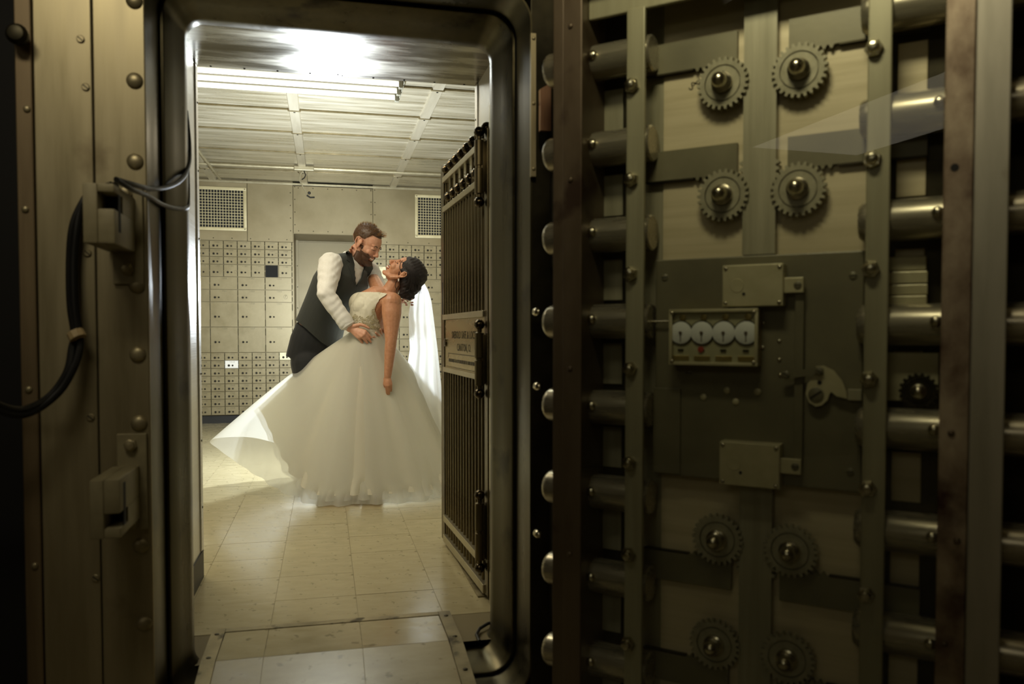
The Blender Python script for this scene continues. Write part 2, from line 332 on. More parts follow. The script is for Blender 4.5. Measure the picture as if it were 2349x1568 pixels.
# ---- back wall: upper panels, alcove
XN0, XN1 = PY(673, 551, YB).x, PY(855.5, 562, YB).x      # alcove sides (edges of the deposit-box nests)
ZT = PY(560, 553, YB).z                                 # top of the nests
zal = PY(700, 536, YB).z
wb = boxobj('wall_back', M['vpanel'], None, -2.7, 2.7, 10.30, 10.4, -0.06, ZC); tag(wb, 'beige steel back wall of the vault with upper panels and alcove', 'wall', kind='structure')
x1 = PY(567, 480, YB).x
wu = thing('wall_upper', 'riveted steel panels above the deposit boxes', 'wall', kind='structure'); wa = thing('wall_alcove', 'recessed steel alcove between the two walls of deposit boxes', 'wall', kind='structure')
def wpanel(x0, x1, z0, z1, y=YB, t=0.03): return boxobj('wall_panel', M['vpanel'], wa if y > 10 else wu, x0+0.002, x1-0.002, y, y+t, z0+0.002, z1-0.002, 0.002)
wpanel(-2.7, -1.9, ZT, ZC); wpanel(-1.9, x1, ZT, ZC); wpanel(x1, XN0, ZT, ZC, YB-0.004); wpanel(XN1, 1.62, ZT, ZC); wpanel(1.62, 2.7, ZT, ZC)
wpanel(XN0, XN1, zal, ZC-0.045, YB-0.012); boxobj('alcove_soffit', M['vpanel'], wa, XN0, XN1, YB, 10.30, zal-0.002, zal+0.004)
wpanel(XN0+0.03, XN1-0.03, 0.12, zal-0.015, 10.28); boxobj('alcove_trim', M['vpanel'], wa, XN0, XN0+0.035, 10.24, 10.30, 0, zal)
boxobj('alcove_trim', M['vpanel'], wa, XN1-0.035, XN1, 10.24, 10.30, 0, zal)
boxobj('alcove_side', M['vpanel'], wa, XN0, XN0+0.004, YB+0.001, 10.30, 0, zal); boxobj('alcove_side', M['vpanel'], wa, XN1-0.004, XN1, YB+0.001, 10.30, 0, zal)
rv = dome_mesh('panel_rivet', 0.006, 0.004, M['darksteel'], 10)
for k in range(6):
    place(rv, 'rivet', wu, (XN0+0.06+k*0.165, YB-0.012, zal+0.03), FACE_CAM); place(rv, 'rivet', wu, (XN0+0.06+k*0.165, YB-0.012, ZC-0.07), FACE_CAM)
for k in range(4):
    place(rv, 'rivet', wu, (XN0+0.02, YB-0.012, zal+0.1+k*0.145), FACE_CAM); place(rv, 'rivet', wu, (XN1-0.02, YB-0.012, zal+0.1+k*0.145), FACE_CAM)
    place(rv, 'rivet', wu, (XN1+0.025, YB, zal+0.1+k*0.145), FACE_CAM); place(rv, 'rivet', wu, (XN0-0.03, YB-0.004, zal+0.03+k*0.145), FACE_CAM)
for k in range(7): place(rv, 'rivet', wa, (XN0+0.02, 10.24, 0.3+k*0.26), FACE_CAM)
for k in range(5): place(rv, 'rivet', wu, (-0.42-0.2*k, YB-0.004, ZT+0.03), FACE_CAM); place(rv, 'rivet', wu, (0.72+0.25*k, YB, ZT+0.03), FACE_CAM)
boxobj('cornice_strip', M['conduit'], wu, -2.7, 2.7, YB-0.02, YB+0.01, ZC-0.04, ZC-0.015, 0.004)
# ---- lobby (camera side)
tag(boxobj('floor_lobby', M['worn'], None, -3.6, 3.2, -4.0, 2.62, -0.2, -0.10), 'worn concrete lobby floor below the vault sill', 'floor', kind='structure')
tag(boxobj('ceiling_lobby', M['lobbyceil'], None, -3.6, 3.2, -4.0, 2.30, 2.68, 2.78), 'pale lobby ceiling in front of the vault', 'ceiling', kind='structure')
tag(boxobj('wall_lobby_left', M['lobbywall'], None, -3.65, -3.6, -4.0, 2.32, -0.1, 2.68), 'plain lobby wall left of the vault front', 'wall', kind='structure')
tag(boxobj('wall_lobby_right', M['lobbywall'], None, 3.2, 3.25, -4.0, 2.32, -0.1, 2.68), 'plain lobby wall right of the vault front', 'wall', kind='structure')
tag(boxobj('wall_lobby_rear', M['lobbywall'], None, -3.6, 3.2, -4.05, -4.0, -0.1, 2.68), 'plain lobby wall behind the viewer', 'wall', kind='structure')
# ---- vault front: steel plates round the opening
wf = boxobj('wall_front', M['lobbydark'], None, -3.6, -0.767, 2.42, 2.52, -0.1, 3.0); tag(wf, 'vault front of vertical steel plates with rivets, recess coloured black for shade at its left', 'wall', kind='structure')
YF = 2.30
def fplate(x0, x1, z0, z1, y=YF, m=None, t=0.05): return boxobj('steel_plate', m or M['plate'], wf, x0, x1, y, y+t, z0, z1, 0.003)
fplate(-0.5855, -0.459, -0.1, 2.04); fplate(-0.7265, -0.5885, -0.1, 2.04, YF+0.001); fplate(-0.768, -0.729, -0.1, 2.04, YF-0.004, M['plate_edge'], 0.12)
fplate(-0.768, 1.4, 2.045, 3.0, YF+0.002); fplate(0.597, 1.4, -0.1, 2.04, YF+0.004, M['darksteel'])
fplate(-0.768, 1.4, -0.3, -0.072, YF+0.002)
boxobj('backing', M['darksteel'], wf, -0.767, -0.47, YF+0.052, 2.62, -0.1, 3.0); boxobj('backing', M['darksteel'], wf, -0.44, 1.4, YF+0.052, 2.62, 2.06, 3.0)
boxobj('backing', M['darksteel'], wf, 0.62, 3.2, YF+0.055, 2.62, -0.1, 3.0)
rvt = dome_mesh('plate_rivet', 0.021, 0.013, M['plate'], 20, 0.15)
for x, y in ((308, 2), (309, 185), (310, 370), (314, 655), (316, 812), (319, 970), (323, 1251), (331, 1429)):
    p = PY(x, y, YF); place(rvt, 'plate_rivet', wf, p, FACE_CAM)
srv = screw_mesh('plate_screw', 0.010, 0.005, M['plate'], M['black'])
for x, y in ((197, 200), (201, 580), (208, 957), (220, 1325), (185, 90)):
    p = PY(x, y, YF+0.001); place(srv, 'plate_screw', wf, p, (PI/2, 0.7, 0))
srd = dome_mesh('edge_rivet', 0.009, 0.007, M['plate'], 14)
for x, y in ((58, 480), (66, 893), (80, 1297), (62, 250)):
    p = PY(x, y, YF-0.004); place(srd, 'edge_rivet', wf, p, FACE_CAM)
# ---- stepped bronze door frame: rounded-rectangle rings lofted towards the lobby
XA, XB, ZA, ZB = -0.413, 0.549, -0.022, 1.988
def rring(d, y, r0=0.055, n=10):
    x0, x1, z0, z1 = XA-d, XB+d, ZA-d, ZB+d; r = r0+d*0.8; pts = []
    for cx, cz, a0 in ((x1-r, z1-r, 0), (x0+r, z1-r, 90), (x0+r, z0+r, 180), (x1-r, z0+r, 270)):
        for k in range(n+1):
            a = math.radians(a0+90*k/n); pts.append(Vector((cx+r*math.cos(a), y, cz+r*math.sin(a))))
    return pts
def ring_part(name, m, prof, parent):
    bb = MB(); bb.grid([rring(d, y) for d, y in prof], True); return bb.build(name, m, parent, 30)
tf = thing('trim_1', 'dark bronze stepped frame with rounded corners round the vault opening', 'door frame', kind='structure')
ring_part('inner_step', M['frame'], [(0.10, 2.665), (0.0, 2.665), (0.0, 2.662), (-0.003, 2.655), (-0.003, 2.615), (0.0, 2.605), (0.014, 2.54), (0.026, 2.462), (0.029, 2.456), (0.036, 2.456)], tf)
ring_part('groove', M['black'], [(0.036, 2.456), (0.036, 2.475), (0.040, 2.475), (0.040, 2.446)], tf)
ring_part('outer_step', M['frame'], [(0.040, 2.446), (0.0405, 2.440), (0.0415, 2.432), (0.0435, 2.37), (0.0455, 2.312), (0.0465, 2.302), (0.052, 2.302), (0.052, 2.40)], tf)
# ---- worn sill between frame and tiles
sl = boxobj('sill_slab', M['worn'], fl, XL, XR, 2.60, 2.853, -0.05, -0.002)
# ================================================================== safe deposit boxes
PITCH = 0.1495
def lock_mesh(name, r):
    b = MB(); b.lathe([(r, 0), (r, 0.003), (r*0.92, 0.004), (r*0.78, 0.004), (r*0.78, 0.001)], 14, cap=False); b.mi = 1
    b.lathe([(r*0.78, 0.0015), (0, 0.0015)], 14, cap=False); return b.mesh(name, [M['lockring'], M['black']], 40)
lockA, lockB = lock_mesh('guard_lock', 0.0135), lock_mesh('renter_lock', 0.0105)
def hinge_mesh(h):
    b = MB(); l = min(h*0.36, 0.07) if h < 0.2 else h*0.26
    b.lathe([(0.0042, -l/2), (0.0042, l/2)], 8); return b.mesh('hinge', M['darksteel'], 40)
door_me, hinge_me, digit_me = {}, {}, {}
def number_mesh(n):
    vs, fs = [], []; st = str(n)
    for i, ch in enumerate(st):
        if ch not in digit_me:
            t_ = text_mesh('digit', ch, 0.021, M['ink'], 0.0); digit_me[ch] = ([tuple(v.co) for v in t_.vertices], [tuple(p.vertices) for p in t_.polygons])
        o = len(vs); dx = (i-(len(st)-1)/2)*0.0145
        vs += [(v[0]+dx, v[1], v[2]) for v in digit_me[ch][0]]; fs += [tuple(q+o for q in f) for f in digit_me[ch][1]]
    me = bpy.data.meshes.new('number'); me.from_pydata(vs, [], fs); me.materials.append(M['ink']); return me
def box_door(nest, x, z, wd, h, num, small, kind=''):
    """x,z = lower left corner"""
    key = (round(wd, 3), round(h, 3))
    if key not in door_me:
        b = MB(); b.box(-wd/2+0.0035, wd/2-0.0035, -0.014, 0.0, -h/2+0.002, h/2-0.002, 0.0015); door_me[key] = b.mesh('box_door', M['boxdoor'], 15)
        hinge_me[key] = hinge_mesh(h)
    pro = random.uniform(0, 0.002) + (0.008 if kind == 'proud' else 0)
    me = door_me[key]
    if kind in ('white', 'pale'):
        me = me.copy(); me.materials.clear(); me.materials.append(M['white'] if kind == 'white' else M['boxdoor2'])
    d = place(me, 'box_door', nest, (x+wd/2, -pro, z+h/2))
    if kind == 'white': d['label'] = 'white painted box door'
    fx = -0.012 if small else -wd*0.26
    fz = -h*0.14 if h < 0.2 else -h*0.09
    if h > 0.12 and small: fz = -h*0.13
    place(lockA, 'lock', d, (fx-0.018, -0.014, fz), (PI/2, random.uniform(0, 3), 0)); place(lockB, 'lock', d, (fx+0.022, -0.014, fz), (PI/2, 0, 0))
    for hz in ((-h*0.25, h*0.25) if h < 0.2 else (-h*0.33, h*0.30)): place(hinge_me[key], 'hinge', d, (wd/2, -0.012, hz))
    place(number_mesh(num), 'number', d, (0.006, -0.0142, h/2-0.018), (PI/2, 0, 0))
    return d
def zpx(y, x=560): return PY(x, y, YB).z
rowsL = [553, 571.5, 589.4, 607, 635.3, 664.4, 692.5, 749.7, 808, 826, 844, 861.5, 879, 896.7, 914, 931, 950]
nl = thing('deposit_box_nest', 'wall of numbered safe deposit boxes left of the groom, one box missing its door', 'deposit boxes', (0, YB, 0))
NC = 9
boxobj('cabinet', M['vpanel'], nl, XN0-0.02-NC*PITCH, XN0-0.016, 0.012, 0.70, zpx(951), ZT-0.002)
boxobj('cabinet_post', M['vpanel'], nl, XN0-0.016, XN0-0.001, -0.002, 0.70, zpx(951), ZT-0.002)
boxobj('plinth', M['plinth'], nl, XN0-0.02-NC*PITCH, XN0-0.001, 0.03, 0.70, 0, zpx(951))
xr = XN0-0.018
nums0 = {0: 1045, 1: 1092, 2: 1121, 3: 1179}
for r_ in range(16):
    z1, z0 = zpx(rowsL[r_]), zpx(rowsL[r_+1])
    if r_ < 4 or r_ >= 8:
        for c in range(NC):
            x = xr-(c+1)*PITCH; col = 6-c
            n = (nums0[r_] if r_ < 4 else 1370+38*(r_-8))+col
            kind = ''
            if r_ == 3 and c == 1:
                bb = MB()                                             # black block painting the shade inside a compartment without its door
                bb.mi = 0; bb.box(x+0.004, x+PITCH-0.004, -0.008, 0.0, z0+0.003, z1-0.003); hole = bb.build('compartment_shade', M['black'], nl)
                hole['label'] = 'open compartment, its shade a black block'
                for a in ((x+0.002, x+0.006, z0, z1), (x+PITCH-0.006, x+PITCH-0.002, z0, z1)):
                    boxobj('compartment_edge', M['vpanel'], nl, a[0], a[1], -0.013, 0.012, a[2], a[3])
                continue
            if r_ == 9 and c == 4: kind = 'white'
            if r_ == 8 and c == 0: kind = 'pale'
            if r_ == 1 and c == 1: kind = 'proud'
            d = box_door(nl, x, z0, PITCH, z1-z0, n, True, kind)
            if (r_, c) in ((3, 4), (1, 1), (8, 0)):
                bb = MB(); bb.tube([(0.052+0.014*math.cos(t*PI/6), -0.0146, -0.012+0.016*math.sin(t*PI/6)) for t in range(11)], 0.0009, 5); bb.build('pencil_mark', M['ink'], d)
    else:
        base = {4: 1302, 5: 1351, 6: 1319, 7: 1326}[r_]
        for c in range(4):
            x = xr-(c+1)*2*PITCH; d = box_door(nl, x, z0, 2*PITCH, z1-z0, base+2-c, False)
            if r_ == 5 and c == 0:
                bb = MB(); bb.tube([(0.075+0.021*math.cos(t*PI/9), -0.0146, -0.008+0.024*math.sin(t*PI/9)) for t in range(19)], 0.0009, 5)
                bb.tube([(0.066, -0.0147, 0.014), (0.075, -0.0147, -0.002), (0.068, -0.0147, -0.02)], 0.0013, 5); bb.tube([(0.087, -0.0147, 0.016), (0.075, -0.0147, -0.002)], 0.0013, 5)
                bb.build('pencil_mark', M['ink'], d)
rowsR = [563, 580, 596, 612.5, 640.5, 669.5, 695, 750, 777, 805, 824, 841.5, 859, 876.5, 894, 911, 926, 940]
nr = thing('deposit_box_nest', 'wall of numbered safe deposit boxes right of the couple beside the gate', 'deposit boxes', (0, YB, 0))
NR = 8; x0r = XN1+0.004
boxobj('cabinet', M['vpanel'], nr, XN1+0.016, x0r+NR*PITCH+0.004, 0.012, 0.70, zpx(951), ZT-0.002)
boxobj('cabinet_post', M['vpanel'], nr, XN1+0.001, XN1+0.016, 0.0, 0.70, zpx(951), ZT-0.002)
boxobj('plinth', M['plinth'], nr, XN1+0.001, x0r+NR*PITCH+0.004, 0.03, 0.70, 0, zpx(951))
def zpr(y): return PY(960, y, YB).z
for r_ in range(17):
    z1, z0 = zpr(rowsR[r_]), zpr(rowsR[r_+1])
    if r_ < 4 or r_ >= 9:
        for c in range(NR):
            n = {0: 1384, 1: 1423, 2: 1452, 3: 1487}.get(r_, 1600+38*(r_-9))+c
            box_door(nr, x0r+c*PITCH, z0, PITCH, z1-z0, n, True, 'proud' if (r_, c) == (0, 3) else ('pale' if (r_, c) == (3, 0) else ''))
    else:
        for c in range(NR//2): box_door(nr, x0r+2*c*PITCH, z0, 2*PITCH, z1-z0, 1690+8*(r_-4)+c, False)
# ================================================================== vent grilles on the back wall
def vent(label, x0, x1, z0, z1):
    t = thing('vent_grille', label, 'vent', (x0, YB-0.005, z0), group='vent grilles on the back wall'); W, H = x1-x0, z1-z0; fb = 0.035
    bb = MB()
    for a in ((0, W, 0, fb), (0, W, H-fb, H), (0, fb, fb, H-fb), (W-fb, W, fb, H-fb)): bb.box(a[0], a[1], -0.012, 0.0, a[2], a[3], 0.002)
    bb.build('frame', M['ventm'], t)
    boxobj('duct_shade', M['black'], t, fb, W-fb, -0.001, 0.0, fb, H-fb)  # black sheet paints the darkness behind the bars
    nx = int((W-2*fb)/0.031); nz = int((H-2*fb)/0.031)
    for i in range(1, nx): x = fb+(W-2*fb)*i/nx; boxobj('upright_bar', M['ventm'], t, x-0.003, x+0.003, -0.006, -0.002, fb, H-fb)
    for j in range(1, nz): z = fb+(H-2*fb)*j/nz; boxobj('cross_bar', M['ventm'], t, fb, W-fb, -0.0065, -0.0025, z-0.003, z+0.003)
    for x in (0.02, W-0.02):
        for z in (0.018, H-0.018): place(rv, 'screw', t, (x, -0.012, z), FACE_CAM)
zv1, zv0 = PY(567, 431, YB).z, PY(567, 530, YB).z
vent('square-hole vent grille high on the back wall above the left deposit boxes', PY(566, 500, YB).x-0.98, PY(566, 500, YB).x, zv0, zv1)
zv1, zv0 = PY(953, 446, YB).z, PY(953, 545, YB).z
vent('square-hole vent grille high on the back wall beside the gate top', PY(952, 500, YB).x, PY(952, 500, YB).x+0.98, zv0, zv1)
# ================================================================== fluorescent fixture, conduits, hanging wire
t = thing('fluorescent_fixture', 'long white fluorescent ceiling fixture with bare tubes across the vault', 'light fixture', (0.52, 5.52, ZC))
LX = -2.4
boxobj('housing', M['fixture'], t, LX, 0.0, -0.21, 0.24, -0.05, -0.0, 0.004)
for y in (-0.14, 0.015, 0.17):
    bb = MB(); bb.prism([(-0.075, -0.05), (0.075, -0.05), (0.02, -0.066), (-0.02, -0.066)], 0, LX+0.03, Matrix.Translation((0, y, 0)) @ Matrix(((0, 0, 1, 0), (1, 0, 0, 0), (0, 1, 0, 0), (0, 0, 0, 1)))); bb.build('reflector', M['fixture'], t)
    bb = MB(); bb.tube([(-0.03, y, -0.088), (LX+0.05, y, -0.088)], 0.016, 14); tb = bb.build('tube', M['tube'], t)
    boxobj('socket', M['fixture'], t, -0.032, -0.004, y-0.02, y+0.02, -0.118, -0.05, 0.004)
boxobj('end_plate', M['fixture'], t, -0.004, 0.004, -0.22, 0.25, -0.10, 0.0, 0.002)
def conduit(name, label, pts, r, cat='conduit', m=None):
    bb = MB(); bb.tube(pts, r, 10); return tag(bb.build(name, m or M['conduit']), label, cat)
t = thing('ceiling_conduit', 'thin metal conduit with junction box running across the vault ceiling', 'conduit', (0, 8.62, 2.742))
bb = MB(); bb.tube([(-2.68, 0, 0), (2.68, 0, 0)], 0.014, 10); bb.build('pipe', M['conduit'], t)
boxobj('junction_box', M['conduit'], t, -0.30, -0.10, -0.05, 0.05, -0.03, 0.012, 0.005)
conduit('sloping_conduit', 'short slanting conduit under the ceiling at far left', [PZ(449, 338, 2.73), PZ(470, 365, 2.72), PZ(505, 411, 2.70)], 0.013)
w0 = Vector((-0.21, 8.62, 2.712)); q = [(0, 0), (-0.03, -0.04), (-0.035, -0.1), (-0.005, -0.16), (0.02, -0.2)]
t = thing('hanging_wire', 'loose cut wires hanging from the ceiling junction box', 'wire', w0)
bb = MB(); bb.tube([(a, -0.01, c) for a, c in q]+[(0.035, -0.01, -0.25)], 0.007, 7); bb.build('sheathed_wire', M['conduit'], t)
bb = MB(); bb.tube([(0.01, 0, 0), (0.025, 0, -0.04), (0.012, 0, -0.07), (-0.015, 0, -0.09)], 0.006, 7); bb.tube([(0.035, -0.01, -0.25), (0.07, -0.01, -0.272), (0.115, -0.01, -0.268)], 0.009, 7)
bb.ball((0.06, -0.01, -0.225), 0.016, 10, 7); bb.build('bare_end', M['rubber'], t)
# ================================================================== the day gate
GA, GB = Vector((0.612, 2.955, 0)), Vector((0.569, 3.89, 0))
gdir = (GB-GA).normalized(); GL = (GB-GA).length
gt = thing('day_gate', 'bronze barred day gate with ball finials and engraved plate, swung open', 'gate', GA, math.atan2(gdir.y, gdir.x))
# local x runs from hinge to free edge, local y points left (towards the passage), z up
def gz(px, py): 
    n = Vector((-gdir.y, gdir.x, 0)); return onp(px, py, n, GA).z
zt, z2, zp1, zp0, zl = 1.765, 1.625, 1.105, 0.875, 0.150
T = 0.012
def gbox(name, m, x0, x1, z0, z1, t0=-T, t1=T, bev=0.002): return boxobj(name, m, gt, x0, x1, t0, t1, z0, z1, bev)
bb = MB(); pr = [(0, 0.02), (0.075, 0.02), (0.075, 1.80)]+[(0.0375+0.0375*math.cos(a*PI/8), 1.80+0.0375*math.sin(a*PI/8)) for a in range(1, 8)]+[(0, 1.80)]
bb.prism([(GL-0.075+p[0], p[1]) for p in pr], -0.014, 0.014, Matrix(((1, 0, 0, 0), (0, 0, 1, 0), (0, 1, 0, 0), (0, 0, 0, 1)))); st = bb.build('free_stile', M['gate'], gt)
boxobj('lock_slot', M['black'], st, GL-0.052, GL-0.03, 0.0138, 0.0146, 1.12, 1.275)
gbox('hinge_stile', M['gate'], 0.0, 0.05, 0.02, 1.80, -0.014, 0.014)
for nm, z0, z1 in (('top_rail', zt-0.02, zt+0.006), ('upper_rail', z2-0.02, z2+0.006), ('plate_rail', zp1-0.012, zp1+0.012), ('plate_rail', zp0-0.03, zp0-0.008), ('lower_rail', zl-0.03, zl), ('bottom_rail', 0.02, 0.055)):
    gbox(nm, M['gaterail'], 0.05, GL-0.075, z0, z1, -0.022, 0.022)
nb = 15; x0, x1 = 0.06, GL-0.085
bar_me = {}
def bar(x, z0, z1, r=0.0105):
    k = (round(z1-z0, 3), r)
    if k not in bar_me:
        b = MB(); h = z1-z0; b.lathe([(r, 0), (r, h)], 10); bar_me[k] = b.mesh('bar', M['gate'], 40)
    place(bar_me[k], 'bar', gt, (x, 0, z0))
bm_ = MB(); bm_.lathe([(0.009, 0), (0.009, 0.014), (0.006, 0.018)]+[(0.025*math.sin(a*PI/10), 0.040-0.025*math.cos(a*PI/10)) for a in range(2, 10)]+[(0, 0.065)], 16); fin = bm_.mesh('ball_finial', M['ball'], 60)
for k in range(nb):
    x = x0+(x1-x0)*k/(nb-1)
    bar(x, zp1+0.012, z2-0.02); bar(x, zl, zp0-0.03); bar(x, 0.055, zl-0.03)
    if k % 2 == 0: bar(x, z2+0.006, zt-0.02, 0.0090); place(fin, 'ball_finial', gt, (x, 0, zt+0.006))
    else: place(fin, 'ball_finial', gt, (x, 0, z2+0.006))
pl = gbox('name_plate', M['gateplate'], 0.05, GL-0.078, zp0-0.008, zp1-0.012, -0.010, 0.010)
def gtext(s, sz, x, z, m=M['darksteel']): place(text_mesh('engraving', s, sz, m), 'engraving', pl, (x, 0.0104, z), (PI/2, 0, PI))
gtext('DIEBOLD SAFE & LOCK CO.', 0.047, 0.40, 1.02); gtext('CANTON, O.', 0.047, 0.44, 0.965)
bb = MB()
for a in ((0.12, 0.78, 0.934, 0.937), (0.12, 0.124, 0.915, 0.937), (0.776, 0.78, 0.915, 0.937), (0.06, 0.82, 0.872, 0.8745)): bb.box(a[0], a[1], 0.0098, 0.0108, a[2], a[3])
bb.build('engraved_border', M['darksteel'], pl)
bb = MB(); x = 0.13; random.seed(3)
while x < 0.77:
    wd = random.uniform(0.008, 0.03); bb.box(x, x+wd, 0.0098, 0.0107, 0.896, 0.911); x += wd+random.uniform(0.003, 0.012)
bb.build('engraved_small_print', M['darksteel'], pl)
bb = MB(); bb.lathe([(0.020, 0), (0.020, 0.006), (0.013, 0.009), (0, 0.009)], 16, Matrix.Translation((GL-0.105, 0.010, 0.985)) @ Matrix.Rotation(-PI/2, 4, 'X')); bb.build('keyhole_cover', M['ball'], pl)
for zc, hh in ((1.66, 0.20), (0.93, 0.20), (0.265, 0.22)):
    bb = MB(); r = 0.0185
    prof = [(0.010, -hh/2-0.02), (0.010, -hh/2-0.004), (r, -hh/2), (r, -0.006), (r*0.8, -0.004), (r*0.8, 0.004), (r, 0.006), (r, hh/2), (0.010, hh/2+0.004), (0.010, hh/2+0.02)]
    bb.lathe(prof, 18, Matrix.Translation((0.045, 0.035, zc))); bb.box(0.03, 0.075, 0.012, 0.03, zc-hh/2+0.005, zc+hh/2-0.005, 0.002); hg = bb.build('hinge', M['gate'], gt)
    for s_ in (-1, 1):
        bb = MB(); bb.ball((0.045, 0.035, zc+s_*(hh/2+0.032)), 0.0205, 18, 12); bb.build('ball_end', M['ball'], hg)
boxobj('jamb_post', M['gaterail'], gt, -0.055, -0.012, -0.03, 0.012, 0.0, 1.88, 0.004)
tag(boxobj('floor_stop', M['edging'], None, 0.572, 0.60, 3.02, 3.62, 0.0005, 0.006), 'flat metal strip on the floor under the gate', 'floor strip')
# ================================================================== ramp plate through the doorway
rp = thing('ramp_plate', 'tile-covered metal-edged ramp plate laid over the vault sill', 'ramp', (0, 2.855, 0))
YBEND = -0.275; ZR = 0.014
def rsurf(y): return ZR if y > YBEND else ZR + (y-YBEND)*0.16
RX0, RX1 = -0.382, 0.435
def slab(name, m, x0, x1, y0, y1, th=0.010, lift=0.0):
    bb = MB(); ys_ = [y0]+([YBEND] if y0 < YBEND < y1 else [])+[y1]; top = [[Vector((x, y, rsurf(y)+lift)) for x in (x0, x1)] for y in ys_]; bot = [[Vector((x, y, rsurf(y)+lift-th)) for x in (x0, x1)] for y in ys_]
    n = len(ys_); pts = [p for r_ in top for p in r_]+[p for r_ in bot for p in r_]; o = 2*n; fs = []
    for i in range(n-1): a = 2*i; fs += [(a, a+1, a+3, a+2), (o+a, o+a+2, o+a+3, o+a+1), (a, a+2, o+a+2, o+a), (a+1, o+a+1, o+a+3, a+3)]
    fs += [(0, o, o+1, 1), (2*n-2, 2*n-1, o+2*n-1, o+2*n-2)]; bb.poly(pts, fs); return bb.build(name, m, rp, 20)
slab('deck', M['edging'], RX0, RX1, -0.9, 0.0, 0.012, -0.004)
xt = [RX0+0.045, -0.195, 0.11, RX1-0.045]; yt = [-0.9, -0.58, YBEND+0.0, -0.035]
for i in range(3):
    for j in range(3): slab('ramp_tile', M['tile'], xt[i]+0.001, xt[i+1]-0.001, yt[j]+0.001, yt[j+1]-0.001, 0.006, 0.001)
slab('edging_strip', M['edging'], RX0, RX0+0.043, -0.9, 0.0, 0.006, 0.003); slab('edging_strip', M['edging'], RX1-0.043, RX1, -0.9, 0.0, 0.006, 0.003); slab('edging_strip', M['edging'], RX0+0.044, RX1-0.044, -0.033, 0.0, 0.006, 0.003)
sr = dome_mesh('ramp_screw', 0.008, 0.003, M['darksteel'], 10)
for y in (-0.05, -0.25, -0.45, -0.6): place(sr, 'screw', rp, (RX0+0.02, y, rsurf(y)+0.003)); place(sr, 'screw', rp, (RX1-0.02, y, rsurf(y)+0.003))
bb = MB(); bb.tube([PZ(1140, 1424, 0.01), PZ(1118, 1430, 0.015), PZ(1100, 1441, 0.012), PZ(1093, 1455, 0.008), PZ(1100, 1470, 0.006)], 0.006, 8)
tag(bb.build('floor_cable', M['rubber']), 'short black cable curling over the sill beside the ramp', 'cable')
# ================================================================== door keeper brackets on the front plates
def bracket(name, label, fx0, fx1, fy0, fy1, up):
    YP = 2.075                                                   # plane of the bracket's front face
    A, Bv = PY(fx0, fy0, YP), PY(fx1, fy1, YP); W, H = Bv.x-A.x, A.z-Bv.z; dp = YF-YP
    t = thing(name, label, 'bracket', (A.x, YP, Bv.z), group='door keeper brackets')
    # L-shaped slot: opening to the right in the front, then a vertical slit along the right side
    sx0 = 0.46*W
    if up: o0, o1, v0, v1 = 0.58*H, 0.86*H, 0.22*H, 0.86*H
    else:  o0, o1, v0, v1 = 0.17*H, 0.42*H, 0.17*H, 0.90*H
    bb = MB(); d = 0.012; bv = 0.003
    bb.box(0, sx0, 0, dp-0.012, 0, H, bv)
    if up: bb.box(sx0, W, 0, dp-0.012, 0, o0, bv); bb.box(sx0, W, 0, dp-0.012, o1, H, bv)
    else: bb.box(sx0, W, 0, dp-0.012, 0, o0, bv); bb.box(sx0, W, 0, dp-0.012, o1, H, bv)
    body = bb.build('body', M['beige'], t)
    boxobj('slot_back', M['black'], t, sx0, W-0.004, 0.075, 0.08, o0, o1)
    boxobj('rear_web', M['beige'], t, sx0, W, 0.08, dp-0.012, o0-0.001, o1+0.001)
    boxobj('side_slit', M['black'], t, W-0.001, W+0.0006, 0.035, 0.058, v0, v1)
    z0, z1 = (-0.085, H+0.035) if up else (-0.03, H+0.085)
    pw0, pw1 = W*0.62, W+0.006
    boxobj('mounting_plate', M['beige'], t, pw0-0.03, pw1+0.012, dp-0.012, dp, z0, z1, 0.002)
    hx = MB(); hx.lathe([(0.017, 0), (0.017, 0.010), (0.013, 0.012), (0.011, 0.018), (0, 0.021)], 6); hm = hx.mesh('bolt_head', M['plate'], 30)
    place(hm, 'bolt_head', t, (pw0+0.005, dp-0.012, z1-0.03 if not up else z1-0.022), (PI/2, 0.3, 0)); place(hm, 'bolt_head', t, (pw0+0.005, dp-0.012, z0+0.04 if up else z0+0.02), (PI/2, 0.1, 0))
bracket('keeper_bracket', 'beige keeper bracket with L-shaped slot, upper of the two, cable behind it', 188, 264, 418, 558, True)
bracket('keeper_bracket', 'beige keeper bracket with L-shaped slot, lower of the two on the left plate', 204, 276, 1102, 1234, False)
# knob at far left top
p = PY(53, 92, YF-0.004); bb = MB(); bb.lathe([(0.012, 0), (0.012, 0.02), (0.024, 0.026), (0.026, 0.045), (0.018, 0.056), (0, 0.06)], 18); k = bb.build('wall_knob', M['darksteel']); k.location = p; k.rotation_euler = FACE_CAM
tag(k, 'small dark round knob high on the brown edge plate', 'knob')
